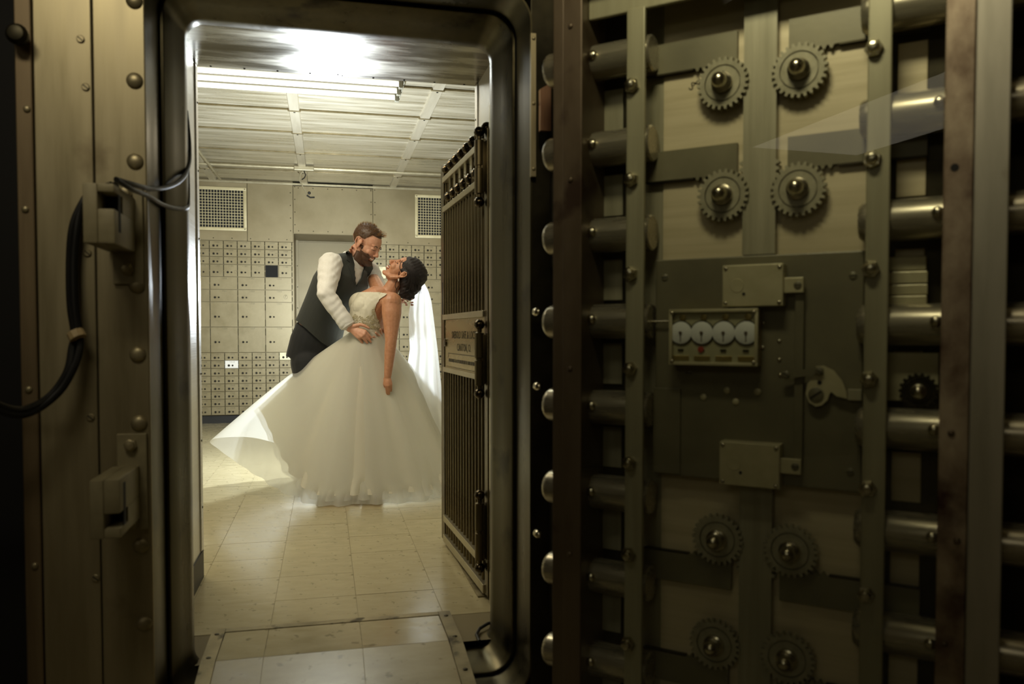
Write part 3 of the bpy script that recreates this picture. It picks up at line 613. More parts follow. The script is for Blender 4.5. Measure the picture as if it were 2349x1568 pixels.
# ---- black cables
def smooth_path(pts, n=8):
    pts = [Vector(p) for p in pts]; out = []
    for i in range(len(pts)-1):
        p0, p1, p2, p3 = pts[max(i-1, 0)], pts[i], pts[i+1], pts[min(i+2, len(pts)-1)]
        for k in range(n):
            u = k/n; out.append(0.5*((2*p1)+(p2-p0)*u+(2*p0-5*p1+4*p2-p3)*u*u+(3*p1-p0-3*p2+p3)*u**3))
    return out+[pts[-1]]
cb = thing('black_cable', 'black cable bundle drooping behind the upper bracket to the left', 'cable', PY(170, 700, 2.24))
o = cb.location
def cpts(l): return smooth_path([PY(x, y, d)-o for x, y, d in l])
for k, dx in enumerate((-5, 6)):
    bb = MB(); bb.tube(cpts([(262+dx, 424, 2.26), (215, 440, 2.28), (190, 465, 2.275), (172+dx, 520, 2.27), (165+dx, 600, 2.27), (167+dx, 700, 2.265), (176+dx, 765, 2.26), (173+dx*1.6, 800, 2.25), (160+dx, 850, 2.23), (128+dx, 900, 2.21), (80, 935+dx, 2.18), (30, 944+dx, 2.15), (-60, 915+dx, 2.1), (-200, 900+dx, 2.05), (-330, 960+dx, 2.02), (-420, 1150+dx, 2.0), (-450, 1500+dx, 1.98), (-455, 1760+dx, 1.98)]), 0.0095, 10); bb.build('strand', M['rubber'], cb)
bb = MB(); bb.tube(cpts([(172, 761, 2.25), (180, 776, 2.245)]), 0.021, 10); tg = bb.build('cable_tie', M['tie'], cb); tg['label'] = 'tan cable tie'
cc = thing('power_cord', 'pair of thin black cords running from the upper bracket through the doorway', 'cord', PY(330, 430, 2.2)); o = cc.location
bb = MB(); bb.tube(cpts([(266, 411, 2.12), (310, 424, 2.2), (352, 433, 2.32), (395, 425, 2.45), (421, 405, 2.56), (433, 375, 2.66), (434, 335, 2.72), (430, 285, 2.75), (427, 255, 2.80)]), 0.0068, 8); bb.build('cord', M['rubber'], cc)
bb = MB(); bb.tube(cpts([(268, 413, 2.12), (302, 434, 2.18), (335, 447, 2.28), (370, 468, 2.42), (405, 478, 2.54), (428, 476, 2.62), (431, 455, 2.66), (430, 400, 2.68), (427, 300, 2.72)]), 0.0068, 8); bb.build('cord', M['rubber'], cc)
# ================================================================== the open vault door
DU = Vector((0.727, -0.687, 0)).normalized(); DN = Vector((-DU.y, DU.x, 0))       # along the door / into the door
p0 = PD(1265, 763, 2.10); DO = Vector((p0.x, p0.y, -0.06))
vd = thing('vault_door', 'massive open vault door showing gears, locking bolts and time lock behind glass', 'vault door', DO, math.atan2(DU.y, DU.x))
def dl(px, py, y=0.0):
    q = onp(px, py, DN, DO+DN*y)-DO; return Vector((q.dot(DU), y, q.z))
def dbox(name, m, px0, px1, py0, py1, y0, y1, bev=0.002, parent=None, off=(0, 0, 0)):
    """box whose front face spans the given photo rectangle on the plane y0"""
    pm = (px0+px1)/2; a = dl(px0, (py0+py1)/2, y0); b2 = dl(px1, (py0+py1)/2, y0); zt_, zb_ = dl(pm, py0, y0).z, dl(pm, py1, y0).z
    return boxobj(name, m, parent or vd, a.x, b2.x, y0, y1, zb_, zt_, bev)
ZLO, ZHI = -0.02, 2.06; W = dl(2308, 784).x
xp0, xp1, xp2 = dl(1290, 784).x, dl(1333, 784).x, dl(2157, 784).x; xp3 = dl(2226, 784).x
boxobj('slab', M['darksteel'], vd, 0.02, W-0.01, 0.150, 0.24, ZLO-0.01, ZHI+0.02, 0.004)
boxobj('flange', M['darksteel'], vd, -0.015, W+0.10, 0.24, 0.30, ZLO-0.03, ZHI+0.05, 0.006)
boxobj('edge_plate', M['brownplate'], vd, 0.0, xp0, 0.006, 0.15, ZLO, ZHI, 0.003)
boxobj('edge_plate', M['brownplate'], vd, xp0+0.0005, xp1, 0.0, 0.15, ZLO, ZHI, 0.003)
boxobj('edge_plate', M['stainplate'], vd, xp2, xp3, 0.0, 0.15, ZLO, ZHI, 0.003)
boxobj('edge_plate', M['greyplate'], vd, xp3+0.0005, W, 0.004, 0.15, ZLO, ZHI, 0.003)
boxobj('edge_plate', M['brownplate'], vd, xp1, xp2, 0.0, 0.15, ZHI-0.09, ZHI, 0.003); boxobj('edge_plate', M['brownplate'], vd, xp1, xp2, 0.0, 0.15, ZLO, ZLO+0.09, 0.003)
rvd = dome_mesh('door_rivet', 0.007, 0.006, M['brownplate'], 12)
for x, y in ((1309, 412), (1308, 845), (1307, 1270), (1309, 60)): place(rvd, 'rivet', vd, dl(x, y), FACE_CAM)
hl = MB(); hl.lathe([(0.008, 0), (0.008, 0.001), (0, 0.001)], 14); hl = hl.mesh('rivet_hole', M['black'], 30)
place(hl, 'rivet_hole', vd, dl(2190, 384), FACE_CAM)
for x, y in ((2182, 993), (2166, 1476), (2195, 1240)): place(rvd, 'rivet', vd, dl(x, y), FACE_CAM)
# inner back plates
YBK = 0.138
xl0 = dl(1520, 700, YBK).x; xr0 = dl(1990, 700, YBK).x
boxobj('back_plate', M['doorbase'], vd, xl0, xr0, YBK, 0.152, ZLO+0.09, ZHI-0.09)
boxobj('back_plate', M['doorgrey'], vd, dl(1470, 700, YBK+0.004).x, xl0-0.001, YBK+0.004, 0.152, ZLO+0.09, ZHI-0.09)
# locking bolts: left row and right row
RB = 0.046; YBOLT = 0.090
dsc = dome_mesh('bolt_screw', 0.0125, 0.011, M['steel'], 16)
def lock_bolt(x0, x1, z, sx):
    bb = MB(); l = x1-x0; ch = 0.004
    bb.lathe([(0, 0), (RB-ch-0.006, 0), (RB-0.004, 0.006), (RB, 0.014), (RB, l-ch), (RB-ch, l), (0, l)], 28, Matrix.Rotation(PI/2, 4, 'Y'))
    o = place(bb.mesh('locking_bolt', M['bolt'], 40), 'locking_bolt', vd, (x0, YBOLT, z)); place(dsc, 'bolt_screw', o, (sx-x0, -RB+0.001, 0.006), FACE_CAM); return o
yl = [118, 330, 526, 735, 944, 1140, 1337, 1533]
zl_ = [dl(1400, y, YBOLT-RB).z for y in yl]
z_a = zl_[1]; step = (zl_[1]-zl_[7])/6
zl_ = [zl_[1]+step*(1-i) for i in range(9)]
xb0 = dl(1257, 784, YBOLT).x; xb1 = dl(1497, 784, YBOLT).x; sx = dl(1357, 784, YBOLT-RB).x
for z in zl_: lock_bolt(xb0, xb1, z, sx)
yr = [250, 495, 741, 990, 1233, 1472]
zr_ = [dl(2095, y, YBOLT-RB*0.8).z for y in yr]; stepr = (zr_[0]-zr_[5])/5
zr_ = [zr_[0]+stepr*(1-i) for i in range(8)]
xc0 = dl(1968, 784, YBOLT).x; xc1 = W+0.055; sx2 = dl(2146, 784, YBOLT-RB).x
for z in zr_:
    o = lock_bolt(xc0, xc1, z, sx2)
# print('bolt z', [round(z, 3) for z in zl_], [round(z, 3) for z in zr_])
# lighter cover panels between the bolts
for za, zb in zip(zl_, zl_[1:]):
    boxobj('cover_panel', M['doorgrey'], vd, dl(1362, 784, 0.147).x, dl(1428, 784, 0.147).x, 0.143, 0.150, zb+RB+0.012, za-RB-0.012, 0.002)
for i, (za, zb) in enumerate(zip(zr_, zr_[1:])):
    boxobj('cover_panel', M['doorbase'], vd, dl(2050, 784, 0.147).x, dl(2118, 784, 0.147).x, 0.143, 0.150, zb+RB+0.012, za-RB-0.012, 0.002)
# carrier bars with hex bolts
def hexm(r):
    h = MB(); h.lathe([(r*0.98, 0), (r, 0.002), (r, 0.010), (r*0.86, 0.014)], 6); h.lathe([(r*0.72, 0.012), (r*0.70, 0.018), (r*0.5, 0.024), (0, 0.027)], 18); return h.mesh('hex_bolt', M['steel'], 30)
hx = hexm(0.0195)
def cbar(px0, px1, heads, xh):
    x0, x1 = dl(px0, 784, 0.036).x, dl(px1, 784, 0.036).x
    o = boxobj('carrier_bar', M['bar'], vd, x0, x1, 0.036, 0.050, ZLO+0.10, dl(px0, 22, 0.036).z if px0 < 1600 else ZHI-0.1, 0.003)
    for y in heads: q = dl(xh(y), y, 0.034); q.y = 0.036; place(hx, 'hex_bolt', o, q, (PI/2, random.uniform(0, 1), 0))
cbar(1434, 1475, (197, 412, 628, 846, 1062, 1271, 1475), lambda y: 1450-0.007*(y-197))
cbar(1981, 2036, (112, 366, 617, 870, 1120, 1363), lambda y: 2005-0.015*(y-112))
tb = boxobj('carrier_bar', M['bar'], vd, xp1, xp2-0.05, 0.040, 0.054, dl(1345, 48, 0.04).z, dl(1345, 48, 0.04).z+0.055, 0.003)
for x in (1615, 1760): q = dl(x, 0, 0.04); q.z = dl(1345, 48, 0.04).z+0.028; place(hx, 'hex_bolt', tb, q, FACE_CAM)
# gears
RG = 0.064; YG = 0.118
def gear_mesh(R, n, th):
    bb = MB(); pts = []
    for k in range(n):
        for f_, r_ in ((-0.32, R*0.87), (-0.17, R), (0.17, R), (0.32, R*0.87)):
            a = 2*PI*(k+f_)/n; pts.append((r_*math.cos(a), r_*math.sin(a)))
    m_ = len(pts); ri = R*0.70
    inn = [(ri*math.cos(2*PI*(k/m_)-2*PI*0.32/n), ri*math.sin(2*PI*(k/m_)-2*PI*0.32/n)) for k in range(m_)]
    P = [Vector((x, y, 0)) for x, y in pts]+[Vector((x, y, th)) for x, y in pts]+[Vector((x, y, th)) for x, y in inn]+[Vector((x, y, 0)) for x, y in inn]; fs = []
    for k in range(m_):
        k2 = (k+1) % m_; fs += [(k, k2, m_+k2, m_+k), (m_+k, m_+k2, 2*m_+k2, 2*m_+k), (2*m_+k, 2*m_+k2, 3*m_+k2, 3*m_+k), (k, 3*m_+k, 3*m_+k2, k2)]
    bb.poly(P, fs)
    bb.lathe([(ri-0.0005, th*0.2), (ri-0.0005, th*0.55), (ri-0.003, th*0.55), (ri-0.003, th*0.95), (R*0.3, th*0.95), (R*0.3, th*0.2)], 40); return bb.mesh('gear', M['doorgrey'], 28)
gm = gear_mesh(RG, 26, 0.016)
hb = MB(); hb.lathe([(RG*0.40, 0.0), (RG*0.40, 0.012), (RG*0.34, 0.014), (RG*0.34, 0.022), (RG*0.29, 0.024), (RG*0.29, 0.036), (RG*0.24, 0.044), (RG*0.12, 0.050), (0, 0.051)], 22); hbm = hb.mesh('hub', M['steel'], 40)
gears = [(1657, 190), (1833, 160), (1657, 447), (1830, 433), (1645, 1237), (1812, 1264), (1638, 1478), (1805, 1511)]
gpos = []
for i, (x, y) in enumerate(gears):
    q = dl(x, y, YG-0.016); gpos.append(q)
    g = place(gm, 'gear', vd, (q.x, YG, q.z), (PI/2, i*0.37, 0)); place(hbm, 'hub', g, (0, 0, 0.014))
# stamped letters round the first gear
lt = MB(); g = gpos[0]
for ch, dx, dz, rz in (('S', -0.088, 0.014, 0.5), ('A', -0.073, 0.020, 0.4), ('O', 0.078, -0.018, -0.3), ('N', 0.094, -0.024, -0.3)):
    place(text_mesh('stamped_letter', ch, 0.030, M['darksteel'], 0.0002), 'stamped_letter', vd, (g.x+dx, YBK-0.0006, g.z+dz), (PI/2, rz, 0))
# centre slide bars with rack teeth
def rack(name, m, x0, x1, z0, z1, y0, y1, edge, t0, t1, parent=None):
    """plate with teeth on one edge between t0 and t1"""
    pitch, tl = 0.0155, 0.0085; pts = []
    def zig(a0, a1, f, base, out):
        n = max(1, int(abs(a1-a0)/pitch)); r_ = []
        for k in range(n):
            for u, o_ in ((0.0, 0), (0.25, 1), (0.5, 1), (0.75, 0)): r_.append(f(a0+(a1-a0)*(k+u)/n, base+out*o_))
        return r_+[f(a1, base)]
    fx = lambda a, q: (a, q); fz = lambda a, q: (q, a)
    pts += [(x0, z0)]+(zig(t0, t1, fx, z0, -tl) if edge == 'bottom' else [])+[(x1, z0)]
    pts += (zig(t0, t1, fz, x1, tl) if edge in ('right', 'both') else [])+[(x1, z1)]
    pts += (zig(t1, t0, fx, z1, tl) if edge == 'top' else [])+[(x0, z1)]
    pts += (zig(t1, t0, fz, x0, -tl) if edge in ('left', 'both') else [])
    o_ = [pts[0]]
    for q in pts[1:]:
        if (Vector(q)-Vector(o_[-1])).length > 1e-5: o_.append(q)
    bb = MB(); bb.prism(o_, y0, y1, Matrix(((1, 0, 0, 0), (0, 0, 1, 0), (0, 1, 0, 0), (0, 0, 0, 1)))); return bb.build(name, m, parent or vd, 30)
YR0, YR1 = 0.110, 0.130
xm0, xm1 = dl(1704, 400, YR0).x, dl(1779, 400, YR0).x
xm0b, xm1b = dl(1693, 1300, YR0).x, dl(1766, 1300, YR0).x
zc0 = dl(1740, 583, YR0).z; zc1 = dl(1730, 1110, YR0).z
zg = [q.z for q in gpos]
rack('centre_slide', M['doorgrey'], xm0, xm1, zc0, ZHI-0.1, YR0, YR1, 'both', zg[2]-0.03, zg[2]+0.08)
rack('centre_slide', M['doorgrey'], xm0, xm1, ZLO+0.1, zc1, YR0, YR1, 'both', zg[4]-0.08, zg[4]+0.03)
for k, (i, left, up) in enumerate(((0, 1, 1), (2, 1, 1), (4, 1, 0), (6, 1, 0), (1, 0, 1), (3, 0, 1), (5, 0, 0), (7, 0, 0))):
    g = gpos[i]; hgt = 0.075
    z0, z1 = (g.z+RG*0.84, g.z+RG*0.84+hgt) if up else (g.z-RG*0.84-hgt, g.z-RG*0.84)
    if left: xa, xb_ = dl(1476, 700, YR0).x, g.x+0.030
    else: xa, xb_ = g.x-0.028, dl(2120, 700, YR0).x
    rack('bolt_slide', M['lockplate'], xa, xb_, z0, z1, 0.122, 0.136, 'bottom' if up else 'top', g.x-0.075 if left else g.x-0.02, g.x+0.02 if left else g.x+0.078)
    boxobj('slide_edge', M['darksteel'], vd, xa, xb_-0.11 if left else xb_, 0.1215, 0.136, (z0-0.004) if up else z1, z0 if up else (z1+0.004)) if left else boxobj('slide_edge', M['darksteel'], vd, g.x+0.085, xb_, 0.1215, 0.136, (z0-0.004) if up else z1, z0 if up else (z1+0.004))
# ---- lock plate with boxes
YLP = 0.100
lp = dbox('lock_plate', M['lockplate'], 1503, 1979, 585, 1108, YLP, 0.136, 0.003)
scr = dome_mesh('lock_screw', 0.0048, 0.004, M['steel'], 12); scs = screw_mesh('slot_screw', 0.009, 0.003, M['lockplate'], M['black'])
def lbox(px0, px1, py0, py1, name, tabr):
    yf = 0.058; o = dbox(name, M['lockbox'], px0, px1, py0, py1, yf, YLP, 0.002); a, c = dl(px0, (py0+py1)/2, yf), dl(px1, (py0+py1)/2, yf); zt_, zb_ = dl((px0+px1)/2, py0, yf).z, dl((px0+px1)/2, py1, yf).z
    for x in (a.x+0.008, c.x-0.008):
        for z in (zt_-0.008, zb_+0.008): place(scr, 'screw', o, (x, yf, z), FACE_CAM)
    xc, zc = a.x+(c.x-a.x)*0.25, (zt_+zb_)/2
    bb = MB(); bb.lathe([(0.017, 0), (0.016, 0.0012), (0, 0.0012)], 24); place(bb.mesh('cover_disc', M['lockbox'], 30), 'cover_disc', o, (xc, yf, zc), FACE_CAM)
    bb = MB(); bb.lathe([(0.0038, 0), (0.0038, 0.0014), (0, 0.0014)], 10); place(bb.mesh('keyhole', M['black'], 30), 'keyhole', o, (xc+0.016, yf, zc-0.02), FACE_CAM)
    t_ = dbox('tab', M['lockbox'], tabr[0], tabr[1], tabr[2], tabr[3], 0.070, 0.084, 0.0015, parent=o); q = dl(tabr[1]-13, (tabr[2]+tabr[3])/2, 0.070); place(scs, 'screw', o, q, FACE_CAM)
lbox(1657, 1796, 606, 702, 'lock_box', (1796, 1843, 636, 671)); lbox(1650, 1788, 1016, 1116, 'lock_box', (1788, 1837, 1052, 1087))
dbox('link_strip', M['lockplate'], 1822, 1842, 672, 1052, 0.084, 0.094, 0.001)
# time lock with four dials
YT = 0.050; tl = dbox('time_lock', M['brass'], 1535, 1739, 708, 838, YT+0.010, YLP, 0.002); tl['label'] = 'glass-fronted time lock with four white dials'
a, c = dl(1535, 773, YT), dl(1739, 773, YT); zt_, zb_ = dl(1637, 708, YT).z, dl(1637, 838, YT).z; fw_ = 0.008
bb = MB()
for q in ((a.x, c.x, zt_-fw_, zt_), (a.x, c.x, zb_, zb_+fw_), (a.x, a.x+fw_, zb_+fw_, zt_-fw_), (c.x-fw_, c.x, zb_+fw_, zt_-fw_)): bb.box(q[0], q[1], YT-0.004, YT+0.010, q[2], q[3], 0.001)
bb.build('time_lock_frame', M['lockbox'], tl)
boxobj('movement_plate', M['lockbox'], tl, a.x+fw_, c.x-fw_, YT+0.009, YT+0.0101, zb_+fw_, zt_-fw_)
for i, x in enumerate((1561, 1609, 1659, 1711)):
    q = dl(x, 763, YT+0.002); R_ = 0.0275
    bb = MB(); bb.lathe([(R_, 0), (R_, 0.005), (R_*0.93, 0.0062), (0, 0.0058)], 30); d = place(bb.mesh('dial', M['white'], 40), 'dial', tl, (q.x, YT+0.008, q.z), FACE_CAM)
    bb = MB(); bb.box(-0.0012, 0.0012, -0.022, 0.0, 0.0058, 0.0068); bb.lathe([(0.004, 0.005), (0.004, 0.009), (0, 0.0095)], 10); bb.build('hand', M['brownplate'], d)
    bb = MB(); bb.lathe([(R_+0.001, 0), (R_+0.001, 0.003), (R_+0.003, 0.003), (R_+0.003, 0)], 30, cap=False); bb.build('dial_rim', M['darksteel'], d)
    bb = MB(); bb.lathe([(0.008, 0), (0.008, 0.004), (0, 0.005)], 12); place(bb.mesh('winding_arbor', M['brass'], 40), 'winding_arbor', tl, (q.x+0.004, YT+0.009, q.z+0.038), FACE_CAM)
    boxobj('click_spring', M['darksteel'], tl, q.x-0.008, q.x+0.006, YT+0.005, YT+0.009, q.z-0.045, q.z-0.040)
    boxobj('bridge', M['brass'], tl, q.x-0.02, q.x+0.02, YT+0.006, YT+0.009, q.z-0.068, q.z-0.056, 0.001)
q = dl(1607, 801, YT+0.004); bb = MB(); bb.lathe([(0.0075, 0), (0.0075, 0.003), (0, 0.004)], 14); rm = mat('red_jewel', rgb('a03a2a'), None, 0.4); place(bb.mesh('red_marker', rm, 40), 'red_marker', tl, (q.x, YT+0.008, q.z), FACE_CAM)
boxobj('time_lock_glass', M['glass'], tl, a.x+0.003, c.x-0.003, YT-0.002, YT+0.0005, zb_+0.003, zt_-0.003)
for x in (a.x+0.009, c.x-0.009):
    for z in (zt_-0.009, zb_+0.009): place(scr, 'screw', tl, (x, YT-0.004, z), FACE_CAM)
bb = MB(); q0, q1 = dl(1476, 737, 0.085), dl(1535, 737, 0.085); bb.tube([q0, Vector((q1.x, q1.y, q0.z))], 0.0028, 8); bb.build('release_rod', M['steel'], vd)
for x, y in ((1788, 782), (1788, 825), (1752, 740), (1750, 797), (1790, 860)): place(scr, 'screw', lp, dl(x, y, YLP), FACE_CAM)
stud = dome_mesh('stud', 0.0085, 0.004, M['lockbox'], 14)
for x, y in ((1668, 895), (1688, 921), (1738, 898), (1614, 910), (1522, 1041)): place(stud, 'stud', lp, dl(x, y, YLP), FACE_CAM)
for x, y in ((1525, 636), (1957, 632), (1950, 1082), (1580, 855)): place(scs, 'slot_screw', lp, dl(x, y, YLP), FACE_CAM)
dbox('guard_strip', M['lockplate'], 1498, 1560, 890, 1085, 0.094, 0.1, 0.001)
# cam and link
def zq(l, y): return [(dl(1720+x*0.3826, 520+yy*0.3826, y).x, dl(1720+x*0.3826, 520+yy*0.3826, y).z) for x, yy in l]
YC = 0.080; toY = Matrix(((1, 0, 0, 0), (0, 0, 1, 0), (0, 1, 0, 0), (0, 0, 0, 1)))
bb = MB(); bb.prism(zq([(395, 835), (440, 832), (500, 860), (550, 920), (578, 985), (582, 1030), (520, 1015), (488, 988), (476, 1005), (465, 1040), (430, 1070), (395, 1077), (355, 1052), (335, 1000), (345, 940), (378, 900), (400, 870)][::-1], YC), YC, YC+0.008, toY); cm = bb.build('cam', M['lockbox'], vd, 30)
q = dl(1872, 905, YC); big = screw_mesh('cam_screw', 0.0175, 0.004, M['lockplate'], M['black']); place(big, 'cam_screw', cm, q, (PI/2, -0.6, 0))
q = dl(1880, 877, YC); bb = MB(); bb.lathe([(0.005, 0), (0.005, 0.001), (0, 0.001)], 12); place(bb.mesh('cam_hole', M['black'], 30), 'cam_hole', cm, q, FACE_CAM)
bb = MB(); bb.prism(zq([(190, 885), (205, 872), (420, 838), (440, 850), (440, 868), (420, 882), (210, 912), (192, 905)][::-1], 0.072), 0.072, 0.079, toY); lk = bb.build('link_arm', M['lockplate'], vd, 30)
for x, y in ((1803, 859), (1879, 851)): place(scs, 'pivot_screw', lk, dl(x, y, 0.072), (PI/2, 0.5, 0))
dbox('cam_block', M['bar'], 1944, 1976, 893, 918, 0.080, 0.1, 0.001)
# small plates seen between the right-hand bolts
dbox('spacer_plate', M['lockbox'], 2020, 2125, 588, 620, 0.112, 0.14, 0.002); dbox('spacer_plate', M['lockbox'], 2034, 2128, 622, 650, 0.106, 0.14, 0.002); dbox('spacer_plate', M['lockbox'], 2034, 2128, 652, 676, 0.108, 0.14, 0.002); dbox('spacer_plate', M['lockbox'], 2016, 2126, 678, 704, 0.102, 0.14, 0.002)
dbox('index_plate', M['lockbox'], 2034, 2153, 808, 920, 0.110, 0.13, 0.002)
q = dl(2107, 897, 0.09); gm2 = gear_mesh(0.040, 18, 0.012).copy(); gm2.materials.clear(); gm2.materials.append(M['darksteel']); g = place(gm2, 'gear', vd, (q.x, 0.103, q.z), FACE_CAM); place(hbm, 'hub', g, (0, 0, 0.01), None, (0.65, 0.65, 0.5))
dbox('gear_housing', M['darksteel'], 2070, 2153, 905, 935, 0.096, 0.13, 0.003)
# the pane
boxobj('glass_pane', M['glass'], vd, xp1+0.001, xp2-0.001, 0.004, 0.009, ZLO+0.02, ZHI-0.02)
# ---- hinge assembly between frame and door
hg = thing('vault_hinge', 'dark heavy hinge assembly between the frame and the open vault door', 'hinge', (0.69, 2.27, -0.08))
for z0, z1 in ((0.25, 0.65), (1.30, 1.90)):
    bb = MB(); bb.lathe([(0.035, z0), (0.042, z0+0.01), (0.042, z1-0.01), (0.035, z1)], 22); bb.build('knuckle', M['darksteel'], hg)
bb = MB(); bb.lathe([(0.028, 0.05), (0.028, 2.1)], 18); bb.build('pin', M['darksteel'], hg)
a, c = PY(1218, 75, 2.285), PY(1230, 405, 2.285); o = hg.location
lf = boxobj('hinge_leaf', M['plate'], hg, a.x-o.x, c.x-o.x, 2.285-o.y, 2.299-o.y, c.z-o.z, a.z-o.z, 0.001)
for y in (88, 237, 387): place(srd, 'leaf_screw', lf, PY(1224, y, 2.285)-o, FACE_CAM, (0.6, 0.6, 0.6))
for x, y in ((1231, 715), (1233, 885), (1233, 1222)): place(dome_mesh('stud', 0.014, 0.03, M['steel'], 16), 'stud', hg, PY(x, y, 2.27)-o, FACE_CAM)
a, c = PY(1240, 188, 2.24), PY(1264, 300, 2.24); bb = MB(); bb.prism([(0, 0), (c.x-a.x, 0), (c.x-a.x, a.z-c.z), (0, (a.z-c.z)*0.86)], 0, 0.02, Matrix.Translation((a.x-o.x, 2.24-o.y, c.z-o.z)) @ Matrix(((1, 0, 0, 0), (0, 0, 1, 0), (0, 1, 0, 0), (0, 0, 0, 1)))); bb.build('catchlight_block', M['copper'], hg)['label'] = 'copper-coloured block for light caught on the door edge'  # added block, its colour painting a lit door edge
# ================================================================== people
def matp(name, col, rough=0.5, sss=0.0, sheen=0.0, col2=None, scale=200, trans=0.0):
    m, nt, b = new_mat(name); b.inputs['Base Color'].default_value = col; b.inputs['Roughness'].default_value = rough
    if sss: b.inputs['Subsurface Weight'].default_value = sss; b.inputs['Subsurface Radius'].default_value = (0.9, 0.35, 0.2); b.inputs['Subsurface Scale'].default_value = 0.012
    if sheen: b.inputs['Sheen Weight'].default_value = sheen
    N = nt.nodes; L = nt.links
    if col2:
        tc = N.new('ShaderNodeTexCoord'); nz = N.new('ShaderNodeTexNoise'); nz.inputs['Scale'].default_value = scale; nz.inputs['Detail'].default_value = 4
        L.new(tc.outputs['Object'], nz.inputs['Vector']); r = N.new('ShaderNodeValToRGB'); r.color_ramp.elements[0].color = col; r.color_ramp.elements[1].color = col2
        r.color_ramp.elements[0].position = 0.35; r.color_ramp.elements[1].position = 0.65; L.new(nz.outputs['Fac'], r.inputs[0]); L.new(r.outputs[0], b.inputs['Base Color'])
    if trans:
        tl_ = N.new('ShaderNodeBsdfTranslucent'); tl_.inputs[0].default_value = col; mx = N.new('ShaderNodeMixShader'); mx.inputs[0].default_value = trans
        L.new(b.outputs[0], mx.inputs[1]); L.new(tl_.outputs[0], mx.inputs[2]); L.new(mx.outputs[0], N['Material Output'].inputs[0])
    return m
def tulle(name, col, alpha, trans):
    m, nt, b = new_mat(name); N = nt.nodes; L = nt.links; N.remove(b)
    d = N.new('ShaderNodeBsdfDiffuse'); t_ = N.new('ShaderNodeBsdfTranslucent'); d.inputs[0].default_value = col; t_.inputs[0].default_value = col
    a = N.new('ShaderNodeMixShader'); a.inputs[0].default_value = trans; L.new(d.outputs[0], a.inputs[1]); L.new(t_.outputs[0], a.inputs[2])
    tr = N.new('ShaderNodeBsdfTransparent'); c = N.new('ShaderNodeMixShader'); c.inputs[0].default_value = alpha
    L.new(tr.outputs[0], c.inputs[1]); L.new(a.outputs[0], c.inputs[2]); L.new(c.outputs[0], N['Material Output'].inputs[0]); return m
M['skin_m'] = matp('skin_fair', rgb('c9977a'), 0.5, 0.25, 0, rgb('bf8a6c'), 60)
M['skin_f'] = matp('skin_tan', rgb('bb8664'), 0.45, 0.2, 0, rgb('b07a58'), 60)
M['hair_m'] = matp('hair_brown', rgb('3c2816'), 0.42, 0, 0, rgb('5a3d22'), 300, 0.12)
M['beard'] = matp('beard_brown', rgb('3a2517'), 0.6, 0, 0, rgb('57381f'), 400)
M['hair_f'] = matp('hair_black', rgb('120b08'), 0.62, 0, 0, rgb('20130d'), 200, 0.1)
M['vest'] = matp('vest_charcoal', rgb('272924'), 0.85, 0, 0.1, rgb('30322d'), 700)
M['vest_lapel'] = matp('vest_lapel', rgb('1f211d'), 0.8, 0, 0.1, rgb('282a26'), 700)
M['shirt'] = matp('shirt_white', rgb('e4e1d7'), 0.7, 0, 0, rgb('ebe8e0'), 90, 0.18)
M['trouser'] = matp('trouser_black', rgb('0d0e0f'), 0.8, 0, 0.1)
M['shoe'] = matp('shoe_black', rgb('0a0908'), 0.3)
M['satin'] = matp('bodice_satin', rgb('cfc9b2'), 0.5, 0, 0.1, rgb('d8d2bd'), 40, 0.12)
M['lace'] = matp('lace_thread', rgb('b3a884'), 0.6)
M['teeth'] = matp('teeth', rgb('ece5da'), 0.3); M['lip_m'] = matp('lip', rgb('a5604c'), 0.45); M['lip_f'] = matp('lip_red', rgb('8e3b33'), 0.35)
M['brow'] = matp('brow_hair', rgb('5b3f28'), 0.7); M['lash'] = matp('lash', rgb('1d120c'), 0.6); M['nail'] = matp('nail', rgb('5a1f22'), 0.25); M['pearl'] = matp('pearl', rgb('f0e8dc'), 0.15)
M['under'] = tulle('dress_lining', rgb('e6e1cf'), 1.0, 0.42)
M['tulle'] = tulle('dress_tulle', rgb('ecebe2'), 0.55, 0.6)
M['veil'] = tulle('veil_tulle', rgb('f2f2ee'), 0.72, 0.55)
M['flower'] = matp('hair_flowers', rgb('dbb3a4'), 0.6, 0, 0, None, 1, 0.4)

def etube(mb, pts, ra, rb, lat, seg=20):
    """tube of elliptical rings: ra along lat, rb across"""
    pts = [Vector(p) for p in pts]; n = len(pts); rings = []
    for i, p in enumerate(pts):
        t_ = (pts[min(i+1, n-1)]-pts[max(i-1, 0)]).normalized(); la = lat[i] if isinstance(lat, list) else lat
        a = (la-t_*la.dot(t_)).normalized(); c = t_.cross(a)
        rings.append([mb.bm.verts.new(p+a*ra[i]*math.cos(2*PI*k/seg)+c*rb[i]*math.sin(2*PI*k/seg)) for k in range(seg)])
    for a, c in zip(rings, rings[1:]):
        for k in range(seg): mb.bm.faces.new([a[k], a[(k+1) % seg], c[(k+1) % seg], c[k]])
    mb.bm.faces.new(rings[0][::-1]); mb.bm.faces.new(rings[-1])
def limb(mb, pts, rad, seg=14):
    pts = [Vector(p) for p in pts]; mb.tube(pts, list(rad), seg)
    for p, r in zip(pts, rad): mb.ball(p, r*0.995, 14, 10)
